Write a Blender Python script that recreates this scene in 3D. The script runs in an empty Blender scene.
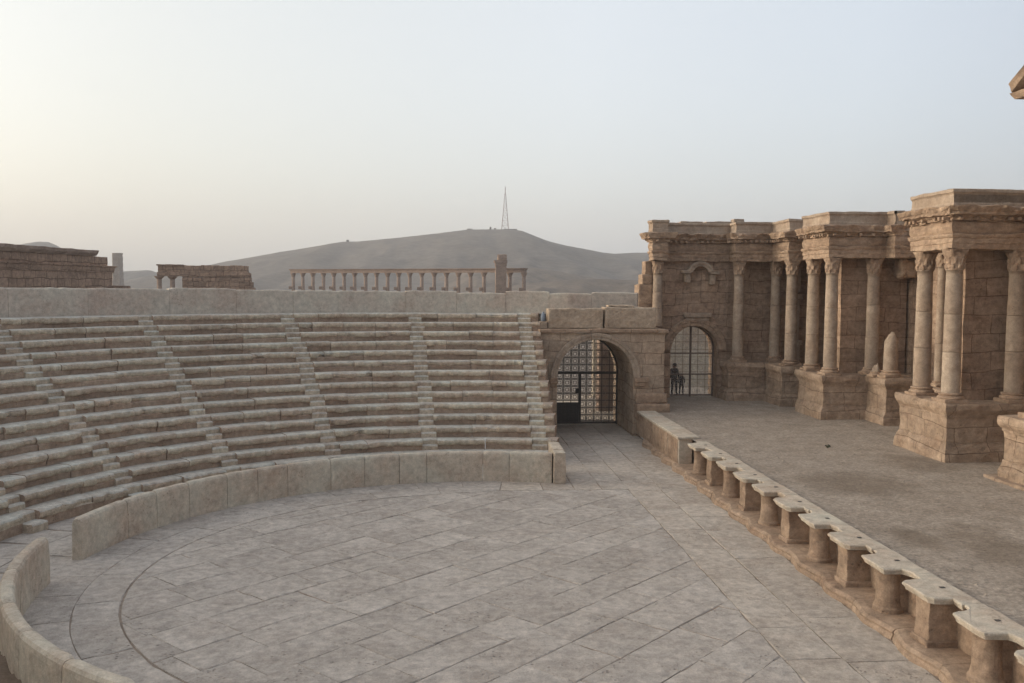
import bpy, bmesh, math, random
from math import pi, sin, cos, tan, atan2, hypot, radians, acos, sqrt
from mathutils import Vector, Matrix, noise, Euler

random.seed(7)
scene = bpy.context.scene
COL = scene.collection

# ------------------------------------------------------------------ helpers
def n3(x, y, z=0.0):
    return noise.noise(Vector((x, y, z)))

def fbm(x, y, z=0.0, o=4):
    a, f, s = 1.0, 1.0, 0.0
    for _ in range(o):
        s += a * noise.noise(Vector((x * f, y * f, z * f)))
        a *= 0.5
        f *= 2.03
    return s

class MB:
    """Vertices and faces of ONE mesh object."""
    def __init__(self):
        self.v, self.f, self.m = [], [], []

    def face(self, idx, mat=0):
        self.f.append(tuple(idx))
        self.m.append(mat)

    def grid(self, rows, mat=0, close_u=False, close_v=False, flip=False):
        """rows: list of equally long point lists; quads between them."""
        b = len(self.v)
        nu, nv = len(rows), len(rows[0])
        for r in rows:
            self.v.extend(r)
        for i in range(nu if close_u else nu - 1):
            for j in range(nv if close_v else nv - 1):
                a = b + i * nv + j
                c = b + ((i + 1) % nu) * nv + j
                d = b + ((i + 1) % nu) * nv + (j + 1) % nv
                e = b + i * nv + (j + 1) % nv
                self.face((a, e, d, c) if flip else (a, c, d, e), mat(i, j) if callable(mat) else mat)
        return b

    def poly(self, pts, mat=0):
        b = len(self.v)
        self.v.extend(pts)
        self.face(range(b, b + len(pts)), mat)

    def box(self, x0, x1, y0, y1, z0, z1, r=0.02, cell=0.25, wear=1.0, amp=0.0, mat=0, M=None, seed=0.0):
        """A block of stone: rounded edges whose radius wanders (worn), faces that undulate by amp."""
        lo, hi = (x0, y0, z0), (x1, y1, z1)
        dim = [hi[k] - lo[k] for k in range(3)]
        r = min(r, min(dim) * 0.45)
        def ticks(k):
            n = max(1, int(round(dim[k] / cell)))
            n = min(n, 60)
            inner = [lo[k] + r + (dim[k] - 2 * r) * i / n for i in range(n + 1)]
            return [lo[k]] + inner + [hi[k]]
        T = [ticks(k) for k in range(3)]
        N = [len(t) for t in T]
        idx = {}
        def vert(i, j, k):
            key = (i, j, k)
            if key in idx:
                return idx[key]
            p = [T[0][i], T[1][j], T[2][k]]
            rr = r
            if wear:
                w = 0.75 + 0.9 * wear * n3(p[0] * 2.3 + seed, p[1] * 2.3 + 5.1, p[2] * 2.3 - 3.7) + 0.5 * wear * n3(p[0] * 7 + seed, p[1] * 7, p[2] * 7)
                rr = r * max(0.25, min(1.9, w))
            rr = min(rr, min(dim) * 0.49)
            q = [min(max(p[a], lo[a] + rr), hi[a] - rr) for a in range(3)]
            d = Vector((p[0] - q[0], p[1] - q[1], p[2] - q[2]))
            L = d.length
            if L > 1e-9:
                s = rr + (amp * fbm(p[0] * 1.7 + seed, p[1] * 1.7, p[2] * 1.7, 3) if amp else 0)
                p = [q[a] + d[a] / L * s for a in range(3)]
            v = Vector(p)
            if M is not None:
                v = M @ v
            idx[key] = len(self.v)
            self.v.append((v.x, v.y, v.z))
            return idx[key]
        nx, ny, nz = N
        for i in range(nx - 1):
            for j in range(ny - 1):
                self.face((vert(i, j, 0), vert(i, j + 1, 0), vert(i + 1, j + 1, 0), vert(i + 1, j, 0)), mat)
                self.face((vert(i, j, nz - 1), vert(i + 1, j, nz - 1), vert(i + 1, j + 1, nz - 1), vert(i, j + 1, nz - 1)), mat)
        for i in range(nx - 1):
            for k in range(nz - 1):
                self.face((vert(i, 0, k), vert(i + 1, 0, k), vert(i + 1, 0, k + 1), vert(i, 0, k + 1)), mat)
                self.face((vert(i, ny - 1, k), vert(i, ny - 1, k + 1), vert(i + 1, ny - 1, k + 1), vert(i + 1, ny - 1, k)), mat)
        for j in range(ny - 1):
            for k in range(nz - 1):
                self.face((vert(0, j, k), vert(0, j, k + 1), vert(0, j + 1, k + 1), vert(0, j + 1, k)), mat)
                self.face((vert(nx - 1, j, k), vert(nx - 1, j + 1, k), vert(nx - 1, j + 1, k + 1), vert(nx - 1, j, k + 1)), mat)

    def lathe(self, prof, cx, cy, n=20, mat=0, caps=True, mod=None):
        """prof: [(radius, z)] from bottom to top."""
        rows = []
        for r, z in prof:
            row = []
            for k in range(n):
                a = 2 * pi * k / n
                rr = r * (mod(a, z) if mod else 1.0)
                row.append((cx + rr * cos(a), cy + rr * sin(a), z))
            rows.append(row)
        b = self.grid(rows, mat, close_v=True, flip=True)
        if caps:
            self.face([b + k for k in reversed(range(n))], mat)
            e = b + (len(prof) - 1) * n
            self.face([e + k for k in range(n)], mat)

    def sweep(self, path, prof, closed=False, sub=0.3, mat=0, erode=0.0, seed=0.0, cap_top=None):
        """Sweep a profile [(outward offset, z)] along a plan polyline; outward is to the RIGHT of travel; mitred corners."""
        n = len(path)
        offs = []
        def nrm(a, b):
            d = Vector((b[0] - a[0], b[1] - a[1])).normalized()
            return Vector((d.y, -d.x))
        for i in range(n):
            if closed or 0 < i < n - 1:
                n0 = nrm(path[(i - 1) % n], path[i])
                n1 = nrm(path[i], path[(i + 1) % n])
                m = (n0 + n1)
                m = m / max(0.2, m.dot(n0))
            elif i == 0:
                m = nrm(path[0], path[1])
            else:
                m = nrm(path[n - 2], path[n - 1])
            offs.append(m)
        stations = []
        cnt = n if closed else n - 1
        for i in range(cnt):
            a, b = Vector(path[i]), Vector(path[(i + 1) % n])
            ma, mb = offs[i], offs[(i + 1) % n]
            k = max(1, int((b - a).length / sub))
            for s in range(k):
                t = s / k
                stations.append((a.lerp(b, t), ma.lerp(mb, t)))
        if not closed:
            stations.append((Vector(path[-1]), offs[-1]))
        rows = []
        for p, m in stations:
            row = []
            for o, z in prof:
                oo = o
                if erode and o > 0.08:
                    w = fbm(p.x * 0.9 + seed, p.y * 0.9, z * 0.9, 3)
                    oo = o * (1.0 - erode * max(0.0, w + 0.15))
                row.append((p.x + m.x * oo, p.y + m.y * oo, z))
            rows.append(row)
        self.grid(rows, mat, close_u=closed)
        if cap_top is not None and closed:
            o, z = prof[cap_top]
            self.poly([(path[i][0] + offs[i].x * o, path[i][1] + offs[i].y * o, z) for i in range(n)], mat)

    def rough(self, amp, freq=1.5, start=0, hi=0.35):
        for i in range(start, len(self.v)):
            x, y, z = self.v[i]
            a = noise.noise_vector(Vector((x * freq, y * freq, z * freq)))
            b = noise.noise_vector(Vector((x * freq * 4.1 + 9, y * freq * 4.1, z * freq * 4.1)))
            self.v[i] = (x + amp * (a.x + hi * b.x), y + amp * (a.y + hi * b.y), z + amp * (a.z + hi * b.z))

    def build(self, name, mats, parent=None, smooth=False, loc=None):
        me = bpy.data.meshes.new(name)
        vs = self.v
        if loc is not None:
            vs = [(x - loc[0], y - loc[1], z - loc[2]) for x, y, z in vs]
        me.from_pydata(vs, [], self.f)
        if not isinstance(mats, (list, tuple)):
            mats = [mats]
        for m in mats:
            me.materials.append(m)
        if len(mats) > 1:
            me.polygons.foreach_set('material_index', self.m)
        if smooth:
            me.polygons.foreach_set('use_smooth', [True] * len(self.f))
        me.update()
        o = bpy.data.objects.new(name, me)
        COL.objects.link(o)
        if loc is not None:
            o.location = loc
        if parent is not None:
            o.parent = parent
            o.matrix_parent_inverse = Matrix.Translation(-Vector(parent.location))
        return o

def tag(o, label=None, cat=None, group=None, kind=None):
    if label: o['label'] = label
    if cat: o['category'] = cat
    if group: o['group'] = group
    if kind: o['kind'] = kind
    return o

def thing(name, label, cat, loc=(0, 0, 0), group=None):
    o = bpy.data.objects.new(name, None)
    COL.objects.link(o)
    o.location = loc
    return tag(o, label, cat, group)

# ------------------------------------------------------------------ materials
def stone(name, c1, c2, stain=(0.20, 0.12, 0.075), stain_amt=0.35, scale=1.0, bump=0.5, rough=0.92, island=0.10,
          brick=None, pits=0.5, stain_scale=0.6, horizontal=0.0, gain=1.35, grey=0.0, flake=0.0, joints=0.014):
    def tone(c):
        g = sum(c) / 3
        return tuple(min(.6, gain * (k + (g - k) * grey)) for k in c)
    c1, c2, stain = tone(c1), tone(c2), tone(stain)
    m = bpy.data.materials.new(name)
    m.use_nodes = True
    nt = m.node_tree
    N, L = nt.nodes, nt.links
    N.clear()
    out = N.new('ShaderNodeOutputMaterial')
    bs = N.new('ShaderNodeBsdfPrincipled')
    bs.inputs['Roughness'].default_value = rough
    bs.inputs['Specular IOR Level'].default_value = 0.15
    L.new(bs.outputs[0], out.inputs[0])
    geo = N.new('ShaderNodeNewGeometry')
    pos = geo.outputs['Position']
    if island:
        off = N.new('ShaderNodeVectorMath')
        off.operation = 'MULTIPLY_ADD'
        cmb0 = N.new('ShaderNodeCombineXYZ')
        for i_ in range(3):
            L.new(geo.outputs['Random Per Island'], cmb0.inputs[i_])
        L.new(cmb0.outputs[0], off.inputs[0])
        off.inputs[1].default_value = (37.0, 91.0, 13.0)
        L.new(pos, off.inputs[2])
        pos = off.outputs[0]
    def nz(s, d=5, r=0.6, vec=None, lac=2.0):
        t = N.new('ShaderNodeTexNoise')
        t.inputs['Scale'].default_value = s
        t.inputs['Detail'].default_value = d
        t.inputs['Roughness'].default_value = r
        L.new(vec or pos, t.inputs['Vector'])
        return t.outputs['Fac']
    def ramp(fac, a, b, ca=(0, 0, 0, 1), cb=(1, 1, 1, 1)):
        t = N.new('ShaderNodeValToRGB')
        t.color_ramp.elements[0].position = a
        t.color_ramp.elements[1].position = b
        t.color_ramp.elements[0].color = ca
        t.color_ramp.elements[1].color = cb
        L.new(fac, t.inputs[0])
        return t.outputs[0]
    def mix(fac, a, b, mode='MIX'):
        t = N.new('ShaderNodeMix')
        t.data_type = 'RGBA'
        t.blend_type = mode
        if isinstance(fac, float): t.inputs[0].default_value = fac
        else: L.new(fac, t.inputs[0])
        for s, v in ((6, a), (7, b)):
            if isinstance(v, tuple): t.inputs[s].default_value = (*v, 1) if len(v) == 3 else v
            else: L.new(v, t.inputs[s])
        return t.outputs[2]
    def math_(op, a, b=None, clamp=False):
        t = N.new('ShaderNodeMath')
        t.operation = op
        t.use_clamp = clamp
        for s, v in ((0, a), (1, b)):
            if v is None: continue
            if isinstance(v, (int, float)): t.inputs[s].default_value = v
            else: L.new(v, t.inputs[s])
        return t.outputs[0]
    big = nz(0.55 * scale, 5, 0.62)
    col = mix(ramp(big, 0.32, 0.68), c1, c2)
    vec_s = pos
    if horizontal:
        mp = N.new('ShaderNodeMapping')
        mp.inputs['Scale'].default_value = (1, 1, horizontal)
        L.new(pos, mp.inputs['Vector'])
        vec_s = mp.outputs[0]
    st = ramp(nz(stain_scale * scale, 6, 0.68, vec_s), 0.47, 0.72)
    col = mix(math_('MULTIPLY', st, stain_amt), col, stain)
    mid = nz(5.0 * scale, 6, 0.7)
    col = mix(0.75, col, ramp(mid, 0.25, 0.75, (0.55, 0.55, 0.55, 1), (1.25, 1.24, 1.22, 1)), 'MULTIPLY')
    if flake:
        fl = ramp(nz(4.2 * scale, 9, 0.78), 0.40, 0.60, (1 - flake, 1 - flake, 1 - flake * .98, 1), (1 + flake * .55, 1 + flake * .54, 1 + flake * .53, 1))
        col = mix(1.0, col, fl, 'MULTIPLY')
    fine = nz(38 * scale, 3, 0.7)
    col = mix(0.6, col, ramp(fine, 0.3, 0.7, (0.72, 0.71, 0.70, 1), (1.16, 1.16, 1.15, 1)), 'MULTIPLY')
    if island:
        rnd = geo.outputs['Random Per Island']
        v = math_('ADD', 1.0 - island, math_('MULTIPLY', rnd, 2 * island))
        cmb = N.new('ShaderNodeCombineColor')
        v2 = math_('ADD', 1.0 - island * 1.04, math_('MULTIPLY', rnd, 2.05 * island))
        L.new(v, cmb.inputs[0]); L.new(v2, cmb.inputs[1]); L.new(v2, cmb.inputs[2])
        col = mix(1.0, col, cmb.outputs[0], 'MULTIPLY')
    h = math_('ADD', math_('MULTIPLY', mid, 0.6), math_('MULTIPLY', fine, 0.16))
    h = math_('ADD', h, math_('MULTIPLY', nz(1.7 * scale, 4, 0.6), 0.7))
    if horizontal:
        band = nz(1.5 * scale, 6, 0.7, vec_s)
        h = math_('ADD', h, math_('MULTIPLY', band, .7))
        col = mix(0.5, col, ramp(band, 0.30, 0.66, (0.60, 0.56, 0.53, 1), (1.16, 1.14, 1.12, 1)), 'MULTIPLY')
    if pits:
        vo = N.new('ShaderNodeTexVoronoi')
        vo.inputs['Scale'].default_value = 9 * scale
        vo.inputs['Randomness'].default_value = 1.0
        L.new(pos, vo.inputs['Vector'])
        pit = ramp(vo.outputs['Distance'], 0.05, 0.28)
        gate = ramp(nz(1.1 * scale, 3, 0.6), 0.5, 0.62)
        pf = math_('MULTIPLY', math_('SUBTRACT', 1.0, pit), gate)
        h = math_('SUBTRACT', h, math_('MULTIPLY', pf, pits))
        col = mix(math_('MULTIPLY', pf, 0.45), col, (0.09, 0.065, 0.05))
    if brick:
        bw, bh = brick
        sp = N.new('ShaderNodeSeparateXYZ')
        L.new(geo.outputs['Position'], sp.inputs[0])
        wob = N.new('ShaderNodeTexNoise')
        wob.inputs['Scale'].default_value = 0.8
        L.new(pos, wob.inputs['Vector'])
        u = math_('ADD', math_('ADD', sp.outputs[0], sp.outputs[1]), math_('MULTIPLY', wob.outputs['Fac'], 0.35))
        w = math_('ADD', sp.outputs[2], math_('MULTIPLY', nz(0.35, 2, 0.5), 0.6))
        w = math_('ADD', w, math_('MULTIPLY', nz(2.6, 3, 0.6), 0.04))
        cb = N.new('ShaderNodeCombineXYZ')
        L.new(u, cb.inputs[0]); L.new(w, cb.inputs[1])
        bt = N.new('ShaderNodeTexBrick')
        bt.inputs['Scale'].default_value = 1.0
        bt.inputs['Brick Width'].default_value = bw
        bt.inputs['Row Height'].default_value = bh
        bt.inputs['Mortar Size'].default_value = joints
        bt.inputs['Mortar Smooth'].default_value = 0.4
        bt.offset_frequency = 2
        bt.squash = 0.72
        bt.squash_frequency = 3
        bt.inputs['Color1'].default_value = (0.86, 0.85, 0.84, 1)
        bt.inputs['Color2'].default_value = (1.10, 1.08, 1.06, 1)
        bt.inputs['Mortar'].default_value = (0.52, 0.47, 0.44, 1)
        L.new(cb.outputs[0], bt.inputs['Vector'])
        jv = ramp(nz(0.8, 3, 0.65), 0.28, 0.50)
        soft = mix(0.2, (1, 1, 1), bt.outputs['Color'])
        col = mix(1.0, col, mix(jv, soft, bt.outputs['Color']), 'MULTIPLY')
        h = math_('SUBTRACT', h, math_('MULTIPLY', math_('MULTIPLY', bt.outputs['Fac'], jv), 1.0))
    bp = N.new('ShaderNodeBump')
    bp.inputs['Strength'].default_value = bump
    bp.inputs['Distance'].default_value = 0.05
    L.new(h, bp.inputs['Height'])
    L.new(bp.outputs[0], bs.inputs['Normal'])
    L.new(col, bs.inputs['Base Color'])
    return m

def plain(name, c, rough=0.7, metal=0.0, var=0.2):
    m = bpy.data.materials.new(name)
    m.use_nodes = True
    nt = m.node_tree
    bs = nt.nodes['Principled BSDF']
    bs.inputs['Roughness'].default_value = rough
    bs.inputs['Metallic'].default_value = metal
    t = nt.nodes.new('ShaderNodeTexNoise')
    t.inputs['Scale'].default_value = 14
    t.inputs['Detail'].default_value = 4
    geo = nt.nodes.new('ShaderNodeNewGeometry')
    nt.links.new(geo.outputs['Position'], t.inputs['Vector'])
    r = nt.nodes.new('ShaderNodeValToRGB')
    r.color_ramp.elements[0].color = tuple(k * (1 - var) for k in c) + (1,)
    r.color_ramp.elements[1].color = tuple(min(1, k * (1 + var)) for k in c) + (1,)
    r.color_ramp.elements[0].position = 0.3
    r.color_ramp.elements[1].position = 0.7
    nt.links.new(t.outputs['Fac'], r.inputs[0])
    nt.links.new(r.outputs[0], bs.inputs['Base Color'])
    return m

M = {}
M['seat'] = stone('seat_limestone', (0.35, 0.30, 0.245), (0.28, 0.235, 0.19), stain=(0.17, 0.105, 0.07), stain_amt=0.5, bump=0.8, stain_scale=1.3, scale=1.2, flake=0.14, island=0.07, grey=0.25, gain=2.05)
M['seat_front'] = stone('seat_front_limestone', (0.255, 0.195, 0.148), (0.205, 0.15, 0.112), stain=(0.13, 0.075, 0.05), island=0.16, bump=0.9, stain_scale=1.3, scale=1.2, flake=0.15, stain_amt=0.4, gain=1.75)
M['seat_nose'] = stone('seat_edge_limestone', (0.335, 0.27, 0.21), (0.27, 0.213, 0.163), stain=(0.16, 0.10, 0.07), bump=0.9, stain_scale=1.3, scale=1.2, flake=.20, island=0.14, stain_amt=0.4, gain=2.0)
M['stair'] = stone('stair_limestone', (0.33, 0.275, 0.23), (0.27, 0.215, 0.175), stain_amt=0.25, island=0.14, bump=0.5, gain=1.35)
M['parapet'] = stone('parapet_limestone', (0.355, 0.30, 0.245), (0.29, 0.237, 0.187), stain=(0.21, 0.125, 0.08), bump=0.45, stain_scale=0.9, flake=0.1, grey=0.0, island=0.05, gain=1.85, stain_amt=0.4)
M['pave'] = stone('paving_limestone', (0.30, 0.265, 0.23), (0.235, 0.205, 0.175), stain=(0.17, 0.13, 0.10), bump=1.0, scale=0.9, island=0.055, grey=0.1, flake=0.15, stain_amt=0.3, gain=1.9, pits=0.45)
M['pave_warm'] = stone('strip_paving_limestone', (0.33, 0.285, 0.24), (0.265, 0.225, 0.185), stain=(0.19, 0.14, 0.105), stain_amt=0.35, bump=0.9, pits=0.6, grey=0.05, flake=0.16, island=0.06, gain=1.85)
M['dirt'] = stone('dirt', (0.17, 0.13, 0.10), (0.11, 0.085, 0.065), stain_amt=0.3, island=0, bump=0.8, pits=0.2, gain=1.4)
M['joint'] = stone('joint_dirt', (0.19, 0.155, 0.125), (0.13, 0.105, 0.085), stain_amt=0.3, island=0, bump=0.8, pits=0.2, gain=1.9)
M['gravel'] = stone('stage_gravel', (0.295, 0.25, 0.205), (0.215, 0.18, 0.145), stain=(0.17, 0.13, 0.095), stain_amt=0.25, island=0, bump=1.0, pits=0.35, scale=2.2, stain_scale=0.15, grey=0.0, flake=0.28, gain=1.6)
M['frons'] = stone('stage_wall_limestone', (0.285, 0.215, 0.16), (0.215, 0.155, 0.115), stain=(0.13, 0.08, 0.055), stain_amt=0.5, island=0, bump=0.8, brick=(1.35, 0.62), stain_scale=0.7, horizontal=3.0, flake=0.18, gain=1.75)
M['frons_plain'] = stone('carved_limestone', (0.30, 0.225, 0.165), (0.22, 0.16, 0.115), stain=(0.13, 0.08, 0.055), stain_amt=0.55, island=0.06, bump=0.8, stain_scale=0.9, horizontal=3.0, flake=0.18, gain=1.7)
M['pedestal'] = stone('pedestal_limestone', (0.30, 0.235, 0.18), (0.225, 0.17, 0.125), stain=(0.15, 0.095, 0.065), stain_amt=0.5, island=0.05, bump=0.8, brick=(1.6, 0.85), stain_scale=0.8, horizontal=2.6, flake=0.14, gain=1.68)
M['shaft'] = stone('column_limestone', (0.34, 0.275, 0.215), (0.265, 0.205, 0.155), stain=(0.20, 0.13, 0.09), stain_amt=0.45, bump=0.45, stain_scale=0.8, flake=0.1, island=0.1, gain=1.38)
M['arch'] = stone('arch_wall_limestone', (0.31, 0.245, 0.185), (0.24, 0.185, 0.14), stain=(0.17, 0.105, 0.07), stain_amt=0.45, island=0, bump=0.8, brick=(1.1, 0.55), stain_scale=0.8, flake=0.15, gain=1.68)
M['top_wall'] = stone('curved_wall_limestone', (0.34, 0.285, 0.235), (0.285, 0.237, 0.195), stain=(0.24, 0.165, 0.125), bump=0.35, pits=0.2, stain_scale=0.7, flake=0.06, stain_amt=0.65, island=0.05, grey=0.1, gain=1.95)
M['ruin'] = stone('ruin_limestone', (0.27, 0.19, 0.14), (0.21, 0.145, 0.105), stain=(0.13, 0.08, 0.055), stain_amt=0.5, bump=0.6, brick=(2.2, 0.85), stain_scale=0.25, scale=0.5, flake=0.25, island=0.12, joints=0.06, gain=1.5)
M['far_column'] = stone('far_column_limestone', (0.33, 0.22, 0.15), (0.25, 0.16, 0.11), stain=(0.15, 0.09, 0.06), stain_amt=0.4, island=0.08, bump=0.3, scale=0.6, grey=0.3, gain=1.15)
M['hill'] = stone('hill_rock', (0.21, 0.175, 0.145), (0.165, 0.14, 0.115), stain=(0.12, 0.10, 0.085), island=0, bump=1.0, pits=0, scale=0.035, flake=0.0, stain_amt=0.75, stain_scale=1.2, gain=0.92, grey=0.35)
M['low_hill'] = stone('low_hill_rock', (0.205, 0.165, 0.13), (0.14, 0.115, 0.095), stain=(0.09, 0.075, 0.06), stain_amt=0.85, island=0, bump=1.0, pits=0, scale=0.07, stain_scale=0.9, gain=0.95)
M['desert'] = stone('desert_ground', (0.24, 0.20, 0.165), (0.19, 0.155, 0.125), stain=(0.14, 0.11, 0.085), stain_amt=0.4, island=0, bump=0.7, pits=0.0, scale=0.12, gain=1.2)
M['iron'] = plain('wrought_iron', (0.06, 0.052, 0.045), 0.6)
M['rusty_iron'] = plain('rusty_iron', (0.20, 0.155, 0.12), 0.7)
M['pale_iron'] = plain('pale_painted_iron', (0.33, 0.30, 0.27), 0.6)
M['brown_iron'] = plain('brown_painted_iron', (0.16, 0.12, 0.095), 0.6)
M['black_cloth'] = plain('black_cloth', (0.012, 0.012, 0.014), 0.9)
M['dark_cloth'] = plain('dark_cloth', (0.03, 0.028, 0.027), 0.9)
M['skin'] = plain('skin', (0.30, 0.17, 0.11), 0.6, 0, 0.08)
M['blue'] = plain('blue_plastic', (0.19, 0.22, 0.26), 0.7)
M['mast'] = plain('mast_steel', (0.28, 0.16, 0.15), 0.5)
M['twig'] = plain('dry_twig', (0.035, 0.04, 0.02), 0.9)
M['pale_ground'] = stone('pale_dusty_ground', (0.34, 0.285, 0.225), (0.28, 0.235, 0.185), stain_amt=0.25, island=0, bump=0.4, scale=0.6)
M['tower_pale'] = stone('tower_limestone', (0.36, 0.31, 0.27), (0.31, 0.26, 0.225), stain_amt=0.2, island=0, bump=0.4, scale=0.3, gain=1.0)

# ------------------------------------------------------------------ main dimensions (metres, camera at the origin)
CX, CY = 1.093, 22.38          # centre of the orchestra
ZF = -7.0                      # orchestra floor
ZS = -5.8                      # stage floor
R_GROOVE, R_PAR = 8.32, 10.22
ROW_R, ROW_T, ROW_Z, ROW_H, ROWS = 13.34, 0.60, -6.495, 0.399, 14
X_CHORD, X_KERB = 6.46, 8.87
R_WALL = 22.55
Z_TOP = ROW_Z + ROW_H * (ROWS - 1)

def pol(R, a, z):
    return (CX + R * cos(a), CY + R * sin(a), z)

# ------------------------------------------------------------------ ground and terrain
def ground():
    mb = MB()
    radii = [22.9, 26, 31, 38, 48, 60, 80, 110, 150, 200, 270, 360, 480, 650, 900, 1250, 1800]
    rows = []
    for R in radii:
        row = []
        n = 140
        for k in range(n):
            a = 2 * pi * k / n
            x, y = CX + R * cos(a), CY + R * sin(a)
            t = min(1, max(0, (R - 32) / 60))
            z = -7.05 + 1.15 * t
            if R > 45:
                z += 0.35 * fbm(x * 0.02, y * 0.02, 0, 3) * min(1, (R - 45) / 80)
            row.append((x, y, z))
        rows.append(row)
    mb.grid(rows, close_v=True, flip=True)
    tag(mb.build('ground', M['desert'], smooth=True), kind='structure')
ground()

def px(u, v, Y):
    """A silhouette sample of the far hills: bearing and elevation seen from the theatre, put at its own distance."""
    x, y = (u - 512) / 920.0, (341.5 - v) / 920.0
    x, y = cos(.0058) * x - sin(.0058) * y, sin(.0058) * x + cos(.0058) * y
    f, z = cos(.0603) + y * sin(.0603), -sin(.0603) + y * cos(.0603)
    X, Yd = f * sin(.0768) + x * cos(.0768), f * cos(.0768) - x * sin(.0768)
    return (X * Y / Yd, z * Y / Yd)

def hill(name, pts, Y0, near, far, rough_amp, base=-6.2, nx=260, ny=70, mat='hill'):
    P = [px(u, v, Y0) for u, v in pts]
    def ridge(x):
        if x <= P[0][0]: return P[0][1]
        for (xa, za), (xb, zb) in zip(P, P[1:]):
            if x <= xb:
                t = (x - xa) / (xb - xa)
                return za + (zb - za) * t
        return P[-1][1]
    mb = MB()
    x0, x1 = P[0][0], P[-1][0]
    rows = []
    for i in range(nx + 1):
        x = x0 + (x1 - x0) * i / nx
        zr = ridge(x)
        row = []
        for j in range(ny + 1):
            t = j / ny
            y = Y0 - near + (near + far) * t
            s = (y - (Y0 - near)) / near if y <= Y0 else 1 - (y - Y0) / far
            s = max(0.0, min(1.0, s))
            f = s * s * (3 - 2 * s) * 0.65 + s * 0.35
            g = fbm(x * 0.012, y * 0.012, 3.3, 5)
            gul = abs(fbm(x * 0.02 + 7, y * 0.006, 1.0, 3))
            z = base + (zr - base) * f - rough_amp * (1.7 * gul + 0.7 * abs(g) + .5 * abs(fbm(x * .05, y * .03, 8, 3))) * (1 - s ** 2.5) * min(1, s * 6) + 0.02 * rough_amp * g
            row.append((x, y, z - (0.8 if s == 0 else 0)))
        rows.append(row)
    mb.grid(rows)
    tag(mb.build(name, M[mat], smooth=True), kind='structure')

hill('hill', [(160, 284), (200, 270), (235, 261.5), (270, 254), (320, 245.5), (345, 241.5), (358, 241.5), (400, 237.5), (440, 233), (468, 229.5), (505, 229.3),
              (520, 230.5), (532, 235), (545, 240.5), (562, 245), (582, 249), (600, 252.3), (614, 253.8), (632, 252.8), (660, 252.5), (760, 258), (900, 272), (1000, 284)], 900, 420, 420, 3.5)
hill('hill', [(395, 288), (425, 280), (455, 273), (480, 269), (505, 267.5), (535, 268), (560, 271.5), (590, 277), (620, 283), (650, 288)], 620, 170, 160, 8, nx=140, mat='low_hill')
hill('hill', [(470, 290), (520, 284), (560, 280), (600, 278.5), (640, 280), (690, 283), (760, 289)], 480, 110, 120, 6, nx=110, mat='low_hill')
hill('hill', [(-330, 285), (-200, 268), (-80, 255), (0, 249), (30, 245.3), (38, 241.3), (51, 242.2), (57, 247), (80, 258), (104, 271), (122, 273.5), (128, 271), (150, 270), (166, 276), (190, 285)], 1050, 360, 300, 12, nx=130)

# ------------------------------------------------------------------ paving of the orchestra: real slabs with open joints
def slab_set(mb, ox, oy, ang, courses, inside, amp=0.018, gap=0.012, seed=1, smin=1.0, smax=2.4, skip=0.0):
    """Courses of slabs in a rotated frame, each slab clipped by the convex test polygon list 'inside' (half-planes / circle)."""
    rnd = random.Random(seed)
    ca, sa = cos(ang), sin(ang)
    for v0, v1, umin, umax in courses:
        u = umin + rnd.uniform(-0.8, 0)
        while u < umax:
            L = rnd.uniform(smin, smax)
            gg = lambda: gap * (rnd.uniform(.02, .15) if rnd.random() < .5 else rnd.uniform(.4, 1.7))
            a, b = u + gg(), u + L - gg()
            g0, g1 = gg(), gg()
            dz = rnd.uniform(-amp, amp)
            tu, tv = rnd.uniform(-.005, .005), rnd.uniform(-.005, .005)
            uc, vc = (a + b) / 2, (v0 + v1) / 2
            poly = [(a, v0 + g0), (b, v0 + g0), (b, v1 - g1), (a, v1 - g1)]
            W = [(ox + p * ca - q * sa, oy + p * sa + q * ca) for p, q in poly]
            W = inside(W)
            if W and len(W) >= 3:
                area = sum(W[i][0] * W[(i + 1) % len(W)][1] - W[(i + 1) % len(W)][0] * W[i][1] for i in range(len(W))) / 2
                if area > 0.03:
                    cxm = sum(p[0] for p in W) / len(W); cym = sum(p[1] for p in W) / len(W)
                    add_slab(mb, W, cxm, cym, ZF + dz, tu, tv, rnd)
            u += L

def add_slab(mb, W, cxm, cym, z, tu, tv, rnd):
    """Slab polygon: densified outline, chipped edge ring, gently uneven top."""
    D = []
    n = len(W)
    for i in range(n):
        a, b = W[i], W[(i + 1) % n]
        L = hypot(b[0] - a[0], b[1] - a[1])
        k = max(1, int(L / 0.16))
        for s in range(k):
            t = s / k
            D.append((a[0] + (b[0] - a[0]) * t, a[1] + (b[1] - a[1]) * t))
    base = len(mb.v)
    m = len(D)
    def zz(x, y):
        return z + tu * (x - cxm) + tv * (y - cym) + 0.008 * fbm(x * 1.1, y * 1.1, 2.0, 3)
    rings = ((1.0, 0.0, -0.05), (1.0, 0.006, -0.02), (1.0, 0.025, 0.0), (0.6, 0.0, 0.0), (0.25, 0, 0))
    rows = []
    for sc, inset, dz in rings:
        row = []
        for x, y in D:
            dx, dy = cxm - x, cym - y
            d = hypot(dx, dy) or 1
            w = 1.0
            if inset:
                w = max(0.05, .55 + 2.6 * n3(x * 1.9, y * 1.9, inset * 40))
            X = x + dx / d * inset * w if sc == 1.0 else cxm - dx * sc
            Y = y + dy / d * inset * w if sc == 1.0 else cym - dy * sc
            row.append((X, Y, zz(X, Y) + dz))
        rows.append(row)
    mb.grid(rows, close_v=True, flip=True)
    b0 = base + (len(rings) - 1) * m
    c = len(mb.v)
    mb.v.append((cxm, cym, zz(cxm, cym)))
    for i in range(m):
        mb.face((b0 + i, b0 + (i + 1) % m, c))

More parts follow.
